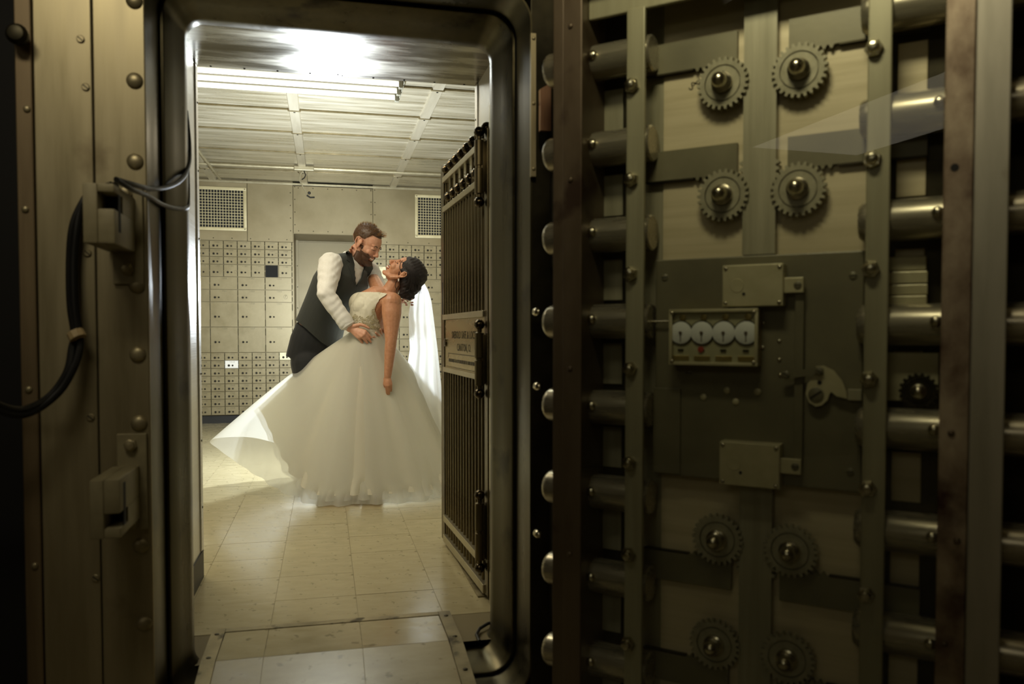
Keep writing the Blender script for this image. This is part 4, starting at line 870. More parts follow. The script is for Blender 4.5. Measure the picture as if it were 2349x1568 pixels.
def solid(mb, name, voxel, it=4, fac=0.5):
    me = bpy.data.meshes.new(name); bmesh.ops.recalc_face_normals(mb.bm, faces=mb.bm.faces[:]); mb.bm.to_mesh(me); mb.bm.free()
    o = bpy.data.objects.new(name, me); COL.objects.link(o)
    r = o.modifiers.new('r', 'REMESH'); r.mode = 'VOXEL'; r.voxel_size = voxel; r.use_smooth_shade = True
    if it: s_ = o.modifiers.new('s', 'SMOOTH'); s_.factor = fac; s_.iterations = it
    bpy.context.view_layer.update(); out = bpy.data.meshes.new_from_object(o.evaluated_get(bpy.context.evaluated_depsgraph_get()))
    bpy.data.objects.remove(o); bpy.data.meshes.remove(me); out.name = name; out.materials.clear()
    out.polygons.foreach_set('use_smooth', [True]*len(out.polygons)); return out
def bvh_of(me): return BVHTree.FromPolygons([v.co.copy() for v in me.vertices], [tuple(p.vertices) for p in me.polygons])
def pxof(p):
    d = p-CAM; k = d.dot(FW); return PPX+FPX*d.dot(RT)/k, PPY-FPX*d.dot(UP)/k
def inpoly(x, y, poly):
    r = False; n = len(poly); j = n-1
    for i in range(n):
        (xi, yi), (xj, yj) = poly[i], poly[j]
        if (yi > y) != (yj > y) and x < (xj-xi)*(y-yi)/(yj-yi)+xi: r = not r
        j = i
    return r
def cast(bv, x, y, dflt=5.0):
    d = ray(x, y).normalized(); h = bv.ray_cast(CAM, d)
    if h[0] is None: return PD(x, y, dflt), -d
    return h[0], h[1]
def cast_tube(mb, bv, pts, r, off=0.001, dflt=5.0):
    P = []
    for i in range(len(pts)-1):
        for k in range(3): u = k/3; P.append((pts[i][0]*(1-u)+pts[i+1][0]*u, pts[i][1]*(1-u)+pts[i+1][1]*u))
    P.append(pts[-1]); Q = []
    for x, y in P: h, nn = cast(bv, x, y, dflt); Q.append(h+nn*off)
    n = len(Q); mb.tube(Q, [r*(0.35+0.65*math.sin(PI*(i+0.5)/n)) for i in range(n)] if not isinstance(r, list) else r, 6)
def face_tube(mb, bv, H, pts, r, off=0.0008):
    # tube laid on the face: points (left, up) in head axes, dropped from in front onto the skin
    d = -(H.to_3x3().col[0]).normalized(); Q = []
    for y, z in pts:
        h = bv.ray_cast(H @ Vector((0.30, y, z)), d)
        if h[0] is not None: Q.append(h[0]-d*off)
    n = len(Q); mb.tube(smooth_path(Q, 3), r, 6) if n > 1 else None
def px_patch(bv, poly, off, th, cell=2.5, dflt=5.0):
    """solid cloth patch: photo polygon dropped onto a surface, with thickness"""
    bm = bmesh.new(); vs = [bm.verts.new((x, y, 0)) for x, y in poly]; bm.faces.new(vs)
    bmesh.ops.triangulate(bm, faces=bm.faces[:])
    for _ in range(6):
        es = [e for e in bm.edges if e.calc_length() > cell*1.6]
        if not es: break
        bmesh.ops.subdivide_edges(bm, edges=es, cuts=1); bmesh.ops.triangulate(bm, faces=bm.faces[:])
    mb = MB(); top = {}; bot = {}
    for v in bm.verts:
        h, nn = cast(bv, v.co.x, v.co.y, dflt); top[v] = mb.bm.verts.new(h+nn*(off+th)); bot[v] = mb.bm.verts.new(h+nn*(off-0.004))
    for f in bm.faces:
        q = list(f.verts); mb.bm.faces.new([top[v] for v in q]); mb.bm.faces.new([bot[v] for v in q][::-1])
    for e in bm.edges:
        if e.is_boundary: a, c = e.verts; mb.bm.faces.new([top[a], bot[a], bot[c], top[c]])
    bm.free(); return mb
def shell(me, pred, off):
    """shell grown from the part of a surface where pred(co, normal) > 0; off(co, mask) = lift"""
    val = [pred(v.co, v.normal) for v in me.vertices]; mb = MB(); mp_ = {}
    for p in me.polygons:
        ids = list(p.vertices)
        if all(val[i] > 0 for i in ids):
            for i in ids:
                if i not in mp_: v = me.vertices[i]; mp_[i] = mb.bm.verts.new(v.co+v.normal*off(v.co, val[i]))
            try: mb.bm.faces.new([mp_[i] for i in ids])
            except ValueError: pass
    return mb

def head_frame(center, f, u, sc):
    f = f.normalized(); l = u.cross(f).normalized(); u = f.cross(l).normalized()
    mt = Matrix((f, l, u)).transposed().to_4x4(); mt.translation = center
    return mt @ Matrix.Diagonal((sc, sc, sc, 1))
def head_prims(mb, H, fem=False):
    """head in local axes x = forward, y = its left, z = up, origin between the ears"""
    R3 = H.to_3x3(); s = R3.col[0].length
    def E(c, r, rot=None): mb.ball((0, 0, 0), 1.0, 24, 16, mtx=H @ Matrix.Translation(c) @ (rot or Matrix()) @ Matrix.Diagonal((r[0], r[1], r[2], 1)))
    def Tb(pts, rad): limb(mb, [H @ Vector(p) for p in pts], [r*s for r in rad], 10)
    E((-0.012, 0, 0.048), (0.098, 0.076, 0.084)); E((0.030, 0, 0.040), (0.070, 0.066, 0.070))
    E((0.045, 0, -0.010), (0.054, 0.060, 0.080)); E((0.040, 0, -0.062), (0.048, 0.046 if fem else 0.052, 0.040))
    for y in (-1, 1):
        Tb([(0.0, y*0.060, -0.030), (0.022, y*0.050, -0.068), (0.072, y*0.012, -0.094)], [0.016, 0.018, 0.016] if not fem else [0.013, 0.014, 0.013])
        E((0.070, y*0.036, -0.022), (0.024, 0.024, 0.024)); E((0.0855, y*0.031, 0.010), (0.012, 0.017, 0.010))
        E((0.085, y*0.030, 0.031), (0.014, 0.026, 0.008))
        E((0.106, y*0.012, -0.031), (0.010, 0.008, 0.008))
        # ear: bowl with raised rim and lobe
        k_ = 0.74 if fem else 1.0
        rot = Matrix.Rotation(y*0.35, 4, 'Z') @ Matrix.Rotation(-0.15, 4, 'Y')
        E((-0.008*k_, y*0.073, 0.002), (0.021*k_, 0.008, 0.035*k_), rot)
        Tb([(a*k_, y*(0.073+(c-0.073)*k_), d_*k_) for a, c, d_ in ((0.013, 0.074, 0.006), (0.011, 0.082, 0.030), (-0.008, 0.089, 0.042), (-0.027, 0.092, 0.029), (-0.028, 0.091, 0.004), (-0.015, 0.085, -0.019), (0.000, 0.078, -0.033))], [q*(0.85 if fem else 1) for q in (0.0045, 0.0045, 0.005, 0.005, 0.0045, 0.005, 0.0065)])
    E((0.076, 0, -0.094), (0.018, 0.022, 0.015))
    Tb([(0.094, 0, 0.024), (0.104, 0, 0.002), (0.117, 0, -0.022)], [0.0085, 0.0095, 0.0125])
    E((0.096, 0, -0.0515), (0.010, 0.023, 0.006)); E((0.094, 0, -0.066), (0.010, 0.020, 0.006))
def hand(mb, wrist, knuckles, tips, thumb, rp=0.019, rf=0.0088, bend=None, mid_off=None):
    """palm from wrist to four knuckles, fingers with a bend, thumb from the side of the palm"""
    kn = [Vector(k) for k in knuckles]; w_ = Vector(wrist)
    for k in kn: limb(mb, [w_*0.75+k*0.25, w_*0.3+k*0.7, k], [rp*0.8, rp*0.72, rf*1.25], 10)
    for a, c in zip(kn, kn[1:]): limb(mb, [w_*0.5+(a+c)*0.25, (a+c)/2], [rp*0.8, rf*1.15], 8)
    for i, (k, t_) in enumerate(zip(kn, tips)):
        t_ = Vector(t_); m1 = k.lerp(t_, 0.48); m2 = k.lerp(t_, 0.78)
        if mid_off is not None: m1 = m1+Vector(mid_off); m2 = m2+Vector(mid_off)*0.75
        limb(mb, [k, m1, m2, t_], [rf*1.12, rf*1.0, rf*0.92, rf*0.78], 10)
    limb(mb, [Vector(p) for p in thumb], [rf*1.7, rf*1.25, rf*1.1, rf*0.85][:len(thumb)], 10)

# ------------------------------------------------------------------ groom
gm_t = thing('person', 'person in charcoal vest, white shirt and black trousers leaning over the one in white', 'person', (PD(722, 800, 5.2).x, PD(722, 800, 5.2).y, 0))
GO = gm_t.location.copy()
def child(me, name, m, par, label=None):
    me.materials.clear(); me.materials.append(m)
    me.transform(Matrix.Translation(-par.location)); o = place(me, name, par)
    if label: o['label'] = label
    return o
def finish(mb, name, m, par, label=None, smooth=60):
    return child(mb.mesh(name, m, smooth), name, m, par, label)
SR, SL = PD(758, 606, 5.05), PD(846, 622, 5.36)
LATG = (SL-SR).normalized()
spine = [PD(716, 815, 5.24), PD(724, 780, 5.22), PD(738, 738, 5.2), PD(757, 700, 5.2), PD(776, 662, 5.2), PD(793, 630, 5.2), PD(806, 606, 5.2)]
lat_r = [0.165, 0.165, 0.150, 0.165, 0.182, 0.180, 0.120]; ap_r = [0.120, 0.122, 0.108, 0.115, 0.125, 0.115, 0.075]
HG = head_frame(PD(838, 561, 5.20), RT*math.cos(0.34)*math.cos(0.55)-FW*math.sin(0.34)*math.cos(0.55)-UP*math.sin(0.55), UP, 0.97)
EL, WR = PD(748, 674, 4.86), PD(803, 752, 4.87)
mb = MB(); etube(mb, spine, lat_r, ap_r, LATG, 24)
limb(mb, [SR, SR.lerp(EL, 0.5), EL], [0.060, 0.052, 0.044]); limb(mb, [EL, EL.lerp(WR, 0.35), WR], [0.044, 0.043, 0.027])
EL2, WR2 = PD(893, 730, 5.34), PD(886, 787, 5.12)
limb(mb, [SL, SL.lerp(EL2, 0.5), EL2], [0.060, 0.052, 0.044]); limb(mb, [EL2, EL2.lerp(WR2, 0.35), WR2], [0.044, 0.042, 0.027])
limb(mb, [spine[-1], PD(812, 598, 5.2), PD(826, 575, 5.2)], [0.075, 0.066, 0.060]); limb(mb, [SR.lerp(spine[-1], 0.1), spine[-1]], [0.06, 0.065]); limb(mb, [SL.lerp(spine[-1], 0.1), spine[-1]], [0.06, 0.065])
head_prims(mb, HG)
zf = 0.0
for hp, kn, an in ((PD(705, 830, 5.15), PD(724, 960, 5.10), PZ(752, 1112, 0.08)), (PD(735, 832, 5.32), PD(756, 965, 5.30), PZ(785, 1098, 0.08))):
    limb(mb, [hp, kn, an], [0.088, 0.058, 0.042], 16); toe = an+Vector((0.17, -0.09, -0.045)); limb(mb, [an+Vector((0, 0, -0.04)), toe], [0.038, 0.032])
hand(mb, WR, [PD(838, 760, 4.845), PD(836, 766.5, 4.835), PD(830, 771.5, 4.835), PD(822.5, 774, 4.845)],
     [PD(852, 774, 4.865), PD(850.5, 783.5, 4.86), PD(842.5, 786, 4.855), PD(832.5, 787, 4.86)],
     [PD(812, 748, 4.855), PD(826, 744, 4.85), PD(836, 746.5, 4.85), PD(846, 752, 4.855)], 0.020, 0.0088)
hand(mb, WR2, [PD(875, 770, 4.965), PD(876, 775, 4.95), PD(875, 781, 4.945), PD(872, 786, 4.95)],
     [PD(873, 755, 4.90), PD(862, 763, 4.885), PD(856, 772, 4.88), PD(857, 782, 4.885)],
     [PD(884, 775, 5.06), PD(882, 766, 5.0), PD(881, 757, 4.97)], 0.017, 0.0082)
gbody = solid(mb, 'body', 0.0036, 3); gb_bv = bvh_of(gbody)
HGi = HG.inverted()
def hl_(co): return HGi @ co
# beard and hair grown from the head surface
def beard_pred(co, n):
    q = hl_(co)
    if abs(q.x) > 0.14 or abs(q.y) > 0.1 or abs(q.z) > 0.14: return 0
    front = -0.002 if q.x < 0.045 else -0.010-0.54*(q.x-0.045)                # upper edge of the beard
    m1 = min(front-q.z, q.z+0.128, q.x-(-0.004-0.10*(q.z+0.0)), 0.2)
    if q.z > -0.03 and q.x > 0.022: m1 = min(m1, 0.030-q.x)
    if abs(q.y) > 0.0665 and q.z > -0.045: return 0
    if q.x > 0.078 and -0.070 < q.z < -0.046 and abs(q.y) < 0.026: return 0
    if q.x > 0.088 and q.z > -0.039: return 0
    return m1
gbeard = shell(gbody, beard_pred, lambda co, m_: min(m_*1.0, 0.014)+0.001*math.sin(co.x*900)*math.cos(co.z*1100))
beard_me = gbeard.mesh('beard', M['beard'], 60)
def hair_pred(co, n):
    q = hl_(co)
    if q.z < -0.06 or abs(q.x) > 0.16 or abs(q.y) > 0.12: return 0
    if abs(q.y) > 0.066 and q.z < 0.040 and q.x > -0.032: return 0
    hl = 0.088 - 0.0*abs(q.y) if q.x > 0.03 else 0.03-0.9*(0.03-q.x)-0.0
    hl = 0.086 if q.x > 0.045 else (0.010+(q.x+0.0)*1.6 if q.x > -0.015 else -0.03+(q.x+0.06)*0.4)
    return q.z-hl
def hair_off(co, m_):
    q = hl_(co); top = max(0, min(1, (q.z-0.06)/0.05)); return min(m_*0.6, 0.003+0.009*top)
ghair = shell(gbody, hair_pred, hair_off); gtips = MB(); M['hair_tips'] = matp('hair_tips_rim_lit', rgb('9a7448'), 0.4, 0, 0, rgb('b08a5a'), 300, 0.6)  # paler tips put the rim light into the hair colour
random.seed(11)
tops = [v for v in gbody.vertices if hair_pred(v.co, v.normal) > 0.006]
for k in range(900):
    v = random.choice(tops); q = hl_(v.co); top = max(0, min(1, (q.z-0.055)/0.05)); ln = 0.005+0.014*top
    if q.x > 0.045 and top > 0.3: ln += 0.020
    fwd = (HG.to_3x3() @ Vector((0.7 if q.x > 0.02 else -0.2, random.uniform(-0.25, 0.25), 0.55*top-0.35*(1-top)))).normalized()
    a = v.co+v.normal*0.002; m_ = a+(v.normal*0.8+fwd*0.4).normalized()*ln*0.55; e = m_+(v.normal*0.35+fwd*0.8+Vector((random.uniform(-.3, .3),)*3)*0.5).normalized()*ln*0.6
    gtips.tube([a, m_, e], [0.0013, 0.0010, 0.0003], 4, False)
    if k % 2: ghair.tube([a+v.normal*0.002, m_.lerp(a, 0.3), e.lerp(a, 0.45)], [0.0018, 0.0014, 0.0005], 4, False)
child(gbody, 'body', M['skin_m'], gm_t)
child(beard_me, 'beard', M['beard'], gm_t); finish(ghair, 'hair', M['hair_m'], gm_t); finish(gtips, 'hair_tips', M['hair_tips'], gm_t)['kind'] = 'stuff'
for sy in (-1, 1):
    mb = MB(); face_tube(mb, gb_bv, HG, [(sy*0.013, 0.027), (sy*0.024, 0.033), (sy*0.036, 0.034), (sy*0.047, 0.028)], 0.0030, 0.0004); finish(mb, 'eyebrow', M['brow'], gm_t)
    mb = MB(); face_tube(mb, gb_bv, HG, [(sy*0.018, 0.006), (sy*0.026, 0.002), (sy*0.036, 0.002), (sy*0.046, 0.007)], 0.0017, 0.0004); finish(mb, 'eyelash', M['lash'], gm_t)
mb = MB(); face_tube(mb, gb_bv, HG, [(-0.022, -0.0545), (-0.012, -0.0585), (0, -0.060), (0.012, -0.0585), (0.022, -0.0545)], 0.0034, -0.0002); finish(mb, 'teeth', M['teeth'], gm_t)
mb = MB(); face_tube(mb, gb_bv, HG, [(-0.028, -0.051), (-0.018, -0.061), (0, -0.0665), (0.018, -0.061), (0.028, -0.051)], 0.0030, 0.0004); finish(mb, 'lip', M['lip_m'], gm_t)
# trousers
mb = MB(); etube(mb, [PD(713, 828, 5.24), spine[0], spine[1], PD(733, 752, 5.21)], [0.185, 0.186, 0.182, 0.170], [0.135, 0.136, 0.134, 0.125], LATG, 24)
for hp, kn, an in ((PD(705, 830, 5.15), PD(724, 960, 5.10), PZ(752, 1106, 0.06)), (PD(735, 832, 5.32), PD(756, 965, 5.30), PZ(785, 1092, 0.06))): limb(mb, [hp, kn, an], [0.108, 0.082, 0.070], 18)
child(solid(mb, 'trousers', 0.008, 4), 'trousers', M['trouser'], gm_t)
for an in (PZ(752, 1112, 0.03), PZ(785, 1098, 0.03)):
    mb = MB(); mb.ball(an+Vector((0.08, -0.04, 0.0)), 1.0, 18, 12, (0.16, 0.052, 0.05), Matrix.Rotation(-0.47, 4, 'Z')); mb.ball(an+Vector((0.01, 0, 0.025)), 0.055, 14, 10); child(solid(mb, 'shoe', 0.006, 3), 'shoe', M['shoe'], gm_t)
# vest: torso grown outwards, neck opening cut by planes
mb = MB(); vsp = [PD(716, 800, 5.225)]+spine[1:]; vl = [0.196, 0.194, 0.180, 0.192, 0.206, 0.200, 0.135]; va = [0.146, 0.145, 0.130, 0.136, 0.147, 0.135, 0.090]
etube(mb, vsp, vl, va, LATG, 32); limb(mb, [SR.lerp(spine[-1], 0.26), spine[-1]+UP*0.004], [0.066, 0.078], 18); limb(mb, [SL.lerp(spine[-1], 0.26), spine[-1]+UP*0.004], [0.066, 0.078], 18)
vest = solid(mb, 'vest', 0.006, 6)
bm = bmesh.new(); bm.from_mesh(vest)
def cutplane(bm, a, c):
    n = ray(*a).cross(ray(*c)).normalized(); bmesh.ops.bisect_plane(bm, geom=bm.verts[:]+bm.edges[:]+bm.faces[:], plane_co=CAM, plane_no=n, dist=1e-5)
VP_ = [(800, 574), (807, 582), (812, 606), (817, 657), (829, 636), (836, 610), (836, 596), (826, 570)]
for a, c in zip(VP_, VP_[1:]+VP_[:1]): cutplane(bm, a, c)
cz = PD(800, 640, 5.2).dot(FW)
kill = [f for f in bm.faces if inpoly(*pxof(f.calc_center_median()), VP_) and f.calc_center_median().dot(FW) < cz+0.12]
bmesh.ops.delete(bm, geom=kill, context='FACES')
HEM = [(640, 700), (681, 736), (704, 755), (735, 783), (760, 800), (760, 900), (600, 900)]
for a, c in zip(HEM[1:4], HEM[2:5]): cutplane(bm, a, c)
kill = [f for f in bm.faces if inpoly(*pxof(f.calc_center_median()), HEM)]
bmesh.ops.delete(bm, geom=kill, context='FACES'); bm.to_mesh(vest); bm.free(); v_bv = bvh_of(vest)
child(vest, 'vest', M['vest'], gm_t, 'charcoal wool vest')
mb = px_patch(v_bv, [(793, 577), (800, 574.5), (807, 584), (812, 606), (817, 657), (811, 645), (803, 622), (797, 607), (802, 602), (795, 596)], 0.001, 0.0045, 3); finish(mb, 'lapel', M['vest_lapel'], gm_t)
mb = px_patch(v_bv, [(836, 612), (829, 638), (817, 657), (824, 650), (834, 640), (840, 622)], 0.001, 0.0045, 3); finish(mb, 'lapel', M['vest_lapel'], gm_t)
for x, y in ((815, 672), (808, 692)):
    h, nn = cast(v_bv, x, y); mb = MB(); mb.lathe([(0.007, 0), (0.007, 0.002), (0, 0.003)], 12, Matrix.Translation(h) @ nn.to_track_quat('Z', 'Y').to_matrix().to_4x4()); finish(mb, 'button', M['trouser'], gm_t)
# shirt: torso, sleeves, collar
mb = MB(); etube(mb, spine[2:], [r+0.012 for r in lat_r[2:]], [r+0.010 for r in ap_r[2:]], LATG, 24)
CU = PD(796, 744, 4.868)
limb(mb, [SR.lerp(spine[-1], 0.12)+UP*0.004, SR, SR.lerp(EL, 0.25), SR.lerp(EL, 0.6), EL, EL.lerp(CU, 0.3), EL.lerp(CU, 0.65), EL.lerp(CU, 0.92)], [0.070, 0.077, 0.073, 0.064, 0.057, 0.054, 0.050, 0.052], 18)
limb(mb, [SL, SL.lerp(EL2, 0.5), EL2, EL2.lerp(WR2, 0.5), WR2], [0.076, 0.066, 0.058, 0.052, 0.044], 18)
shirt = solid(mb, 'shirt', 0.006, 3)
nrm = [v.normal.copy() for v in shirt.vertices]
for v, nv in zip(shirt.vertices, nrm):                          # creases
    p = v.co.copy(); d1 = 0.0026*math.sin(p.z*52+p.x*75+2.0*math.sin(p.z*23+p.y*31))*math.sin(p.z*31-p.y*27+1.3)+0.0012*math.sin(p.z*120-p.x*60+2*math.sin(p.x*40)); v.co = p+nv*d1
child(shirt, 'shirt', M['shirt'], gm_t, 'white dress shirt')
mb = MB(); d_ = (CU-EL).normalized(); limb_pts = [CU-d_*0.045, CU-d_*0.0, CU+d_*0.012]
mb.tube(limb_pts, [0.050, 0.047, 0.046], 24, False); mb.tube([limb_pts[-1], limb_pts[-1]-d_*0.05], [0.046, 0.042], 24, False); finish(mb, 'cuff', M['shirt'], gm_t)
mb = MB(); nb_ = PD(812, 597, 5.2); ax = (PD(828, 574, 5.2)-nb_).normalized(); la = (LATG-ax*LATG.dot(ax)).normalized(); fa = ax.cross(la); rows = []
for j, (hh, rr) in enumerate(((-0.03, 0.082), (0.0, 0.078), (0.022, 0.075), (0.012, 0.084), (-0.012, 0.089))):
    fs_ = 1 if fa.dot(RT) > 0 else -1
    rows.append([nb_+ax*(hh-0.026*max(0, fs_*math.sin(a))**2)+la*rr*math.cos(a)*1.0+fa*rr*0.98*math.sin(a) for a in [2*PI*k/40 for k in range(40)]])
mb.grid(rows, True); finish(mb, 'collar', M['shirt'], gm_t)
sh_bv = bvh_of(shirt) if False else None

# ------------------------------------------------------------------ bride
bt_ = thing('person', 'person in white ball gown and long veil, bending backwards in the embrace', 'person', (PD(842, 800, 5.02).x, PD(842, 800, 5.02).y, 0))
BSL, BSR = PD(899, 693, 4.88), PD(872, 672, 5.16)
LATB = (BSR-BSL).normalized()
bsp = [PD(842, 830, 5.03), PD(842, 795, 5.02), PD(843, 762, 5.01), PD(843, 738, 5.0), PD(846, 716, 5.0), PD(856, 697, 5.01), PD(874, 683, 5.015), PD(890, 676, 5.02)]
b_lat = [0.165, 0.165, 0.125, 0.125, 0.132, 0.140, 0.125, 0.060]; b_ap = [0.135, 0.128, 0.100, 0.104, 0.112, 0.108, 0.085, 0.055]
HB = head_frame(PD(925.5, 631, 5.0), RT*-0.515+UP*0.857-FW*0.05, RT*0.857+UP*0.515, 0.98)
bE, bW = PD(897, 782, 4.83), PD(889.5, 862, 4.83)
mb = MB(); etube(mb, bsp, b_lat, b_ap, LATB, 24)
for y in (-1, 1): c = PD(831, 700, 5.0)+LATB*0.062*y; mb.ball(c, 0.066, 18, 12)                 # bust
limb(mb, [BSL.lerp(bsp[6], 0.35), BSL, BSL.lerp(bE, 0.3), BSL.lerp(bE, 0.65), bE, bE.lerp(bW, 0.3), bW], [0.058, 0.063, 0.060, 0.047, 0.036, 0.034, 0.0225], 16)
bE2, bW2 = PD(845, 616, 5.44), PD(818, 580, 5.33)
limb(mb, [BSR.lerp(bsp[6], 0.3), BSR, BSR.lerp(bE2, 0.5), bE2], [0.052, 0.050, 0.042, 0.035], 14); limb(mb, [bE2, bE2.lerp(bW2, 0.4), bW2], [0.035, 0.033, 0.023], 14)
limb(mb, [bsp[-1], PD(897, 664, 5.015), PD(907, 648, 5.01)], [0.058, 0.050, 0.047], 16)
head_prims(mb, HB, True)
for hp, kn, an in ((PD(838, 850, 4.97), PD(836, 985, 4.94), PZ(842, 1108, 0.07)), (PD(850, 850, 5.12), PD(858, 985, 5.14), PZ(866, 1098, 0.07))):
    limb(mb, [hp, kn, an], [0.088, 0.055, 0.036], 14); limb(mb, [an+Vector((0, 0, -0.035)), an+Vector((-0.11, -0.01, -0.045))], [0.032, 0.024])
hand(mb, bW, [PD(882.5, 880, 4.84), PD(886.5, 883.5, 4.82), PD(891.5, 884, 4.815), PD(896.5, 881, 4.825)],
     [PD(884, 898, 4.86), PD(888, 904, 4.845), PD(892.5, 903, 4.84), PD(897, 896, 4.85)],
     [PD(885, 868, 4.85), PD(881.5, 876, 4.86), PD(883, 885, 4.865), PD(886, 890, 4.87)], 0.019, 0.0086)
hand(mb, bW2, [PD(812, 566, 5.27), PD(810, 570, 5.24), PD(808, 575, 5.22), PD(807, 580, 5.21)],
     [PD(815, 562, 5.16), PD(807, 565, 5.12), PD(803, 571, 5.10), PD(802, 577, 5.10)],
     [PD(820, 570, 5.28), PD(822, 563, 5.24), PD(822, 557, 5.2)], 0.015, 0.0074)
bbody = solid(mb, 'body', 0.0036, 3); bb_bv = bvh_of(bbody)
# bodice: grown from the torso inside its outline
BOD = [(845, 671), (868, 671), (890, 674.5), (884, 680), (873, 687), (864, 697), (860, 710), (864, 726), (869, 738), (872, 752), (874, 772), (874, 790), (770, 790), (770, 690), (810, 672)]
zt2 = PD(850, 640, 5.0).z
ctr = [PD(842, 760, 5.0), PD(850, 700, 5.0)]
def bod_pred(co, n):
    x, y = pxof(co)
    if not inpoly(x, y, BOD): return 0
    d_ = (co-CAM).dot(FW)
    if d_ < 4.78 or d_ > 5.28: return 0
    return 0.02
bod = shell(bbody, bod_pred, lambda co, m_: 0.007); bod_me = bod.mesh('bodice', M['satin'], 60); bod_bv = bvh_of(bod_me)
# lace applique
lc = MB(); random.seed(5)
LZ = [(862, 703), (866, 726), (872, 745), (871, 756), (848, 752), (826, 742), (806, 732), (800, 724), (815, 722), (834, 728), (850, 722), (856, 708)]
cnt = 0
while cnt < 130:
    x, y = random.uniform(798, 873), random.uniform(702, 757)
    if not inpoly(x, y, LZ): continue
    cnt += 1; r = random.uniform(1.6, 3.4); a0 = random.uniform(0, 6)
    cast_tube(lc, bod_bv, [(x+r*math.cos(a0+t_*0.9)*(1-0.07*t_), y+r*math.sin(a0+t_*0.9)*(1-0.07*t_)) for t_ in range(8)], 0.0013, 0.0012)
h_me = lc.mesh('lace_applique', M['lace'], 60)
# hair
mb = MB()
for x, y, d_, r in ((940, 624, 5.0, 0.076), (950, 628, 5.0, 0.066), (932, 615, 5.0, 0.062), (941, 612, 5.0, 0.045), (938, 646, 5.0, 0.064), (947, 655, 5.0, 0.055), (933, 666, 5.0, 0.046), (926, 675, 5.0, 0.030), (940, 676, 5.0, 0.035), (960, 640, 5.0, 0.040)): mb.ball(PD(x, y, d_), r, 18, 12, (1, 1, 1))
mb.ball((0, 0, 0), 1.0, 24, 16, mtx=HB @ Matrix.Translation((-0.016, 0, 0.060)) @ Matrix.Diagonal((0.106, 0.088, 0.090, 1)))
bhair = solid(mb, 'hair', 0.005, 6)
nrm = [v.normal.copy() for v in bhair.vertices]
for v, nv in zip(bhair.vertices, nrm): p = v.co.copy(); v.co = p+nv*(0.0018*math.sin(p.x*120+p.z*90+2*math.sin(p.z*40))+0.001*math.sin(p.z*300-p.x*130))
h_bv = bvh_of(bhair); st_ = MB(); st_.bm.from_mesh(bhair); random.seed(8)
for k in range(150):
    a0 = random.uniform(-0.6, 1.9); x0_, y0_ = 928+random.uniform(-6, 8), 603+random.uniform(-2, 10)
    x1_, y1_ = 945+random.uniform(-16, 22), 650+random.uniform(-12, 25); xm_, ym_ = 958+random.uniform(-18, 6), 618+random.uniform(-8, 14); P = []
    for u in (0, .2, .4, .6, .8, 1):
        x = (1-u)**2*x0_+2*u*(1-u)*xm_+u*u*x1_; y = (1-u)**2*y0_+2*u*(1-u)*ym_+u*u*y1_; h, nn = cast(h_bv, x, y, 4.95); P.append(h+nn*0.001)
    st_.tube(P, 0.0014, 4, False)
for pts in ([(916, 622), (914, 630), (917, 637), (912, 642)], [(915, 640), (909, 646), (906, 655), (910, 664)], [(914, 655), (908, 668), (916, 676)], [(924, 598), (919, 604), (917, 614), (921, 624)]):
    P = []; 
    for x, y in pts: h, nn = cast(bb_bv, x, y, 4.95); P.append(h+nn*0.003)
    st_.tube(smooth_path(P, 4), 0.0016, 5, False)
child(bbody, 'body', M['skin_f'], bt_)
child(bod_me, 'bodice', M['satin'], bt_, 'ivory satin bodice'); child(h_me, 'lace_applique', M['lace'], bt_, 'beige lace applique on the bodice')['kind'] = 'stuff'
finish(st_, 'hair', M['hair_f'], bt_)
for sy in (-1, 1):
    mb = MB(); face_tube(mb, bb_bv, HB, [(sy*0.014, 0.030), (sy*0.026, 0.036), (sy*0.046, 0.031)], 0.0020, 0.0004); finish(mb, 'eyebrow', M['lash'], bt_)
    mb = MB(); face_tube(mb, bb_bv, HB, [(sy*0.018, 0.007), (sy*0.026, 0.0035), (sy*0.036, 0.004), (sy*0.048, 0.010)], 0.0024, 0.0010); finish(mb, 'eyelash', M['lash'], bt_)
mb = MB(); face_tube(mb, bb_bv, HB, [(-0.020, -0.054), (-0.010, -0.058), (0, -0.0595), (0.010, -0.058), (0.020, -0.054)], 0.0038, 0.0002); finish(mb, 'teeth', M['teeth'], bt_)
mb = MB(); face_tube(mb, bb_bv, HB, [(-0.026, -0.051), (-0.016, -0.062), (0, -0.068), (0.016, -0.062), (0.026, -0.051)], 0.0030, 0.0006); face_tube(mb, bb_bv, HB, [(-0.026, -0.050), (-0.012, -0.0505), (0, -0.0515), (0.012, -0.0505), (0.026, -0.050)], 0.0024, 0.0006); finish(mb, 'lips', M['lip_f'], bt_)
mb = MB(); h, nn = cast(bb_bv, 914, 639); mb.ball(h+nn*0.006, 0.0052, 12, 8); mb.ball(h+nn*0.006-UP*0.008, 0.004, 10, 8); finish(mb, 'earring', M['pearl'], bt_)
fl_ = MB(); random.seed(4)
for k in range(26): fl_.ball(PD(random.uniform(922, 948), random.uniform(684, 700), random.uniform(4.98, 5.06)), random.uniform(0.004, 0.010), 8, 6, (1, 1, 0.6))
fo = finish(fl_, 'hair_flowers', M['flower'], bt_, 'small pale blossoms below the updo'); fo['kind'] = 'stuff'
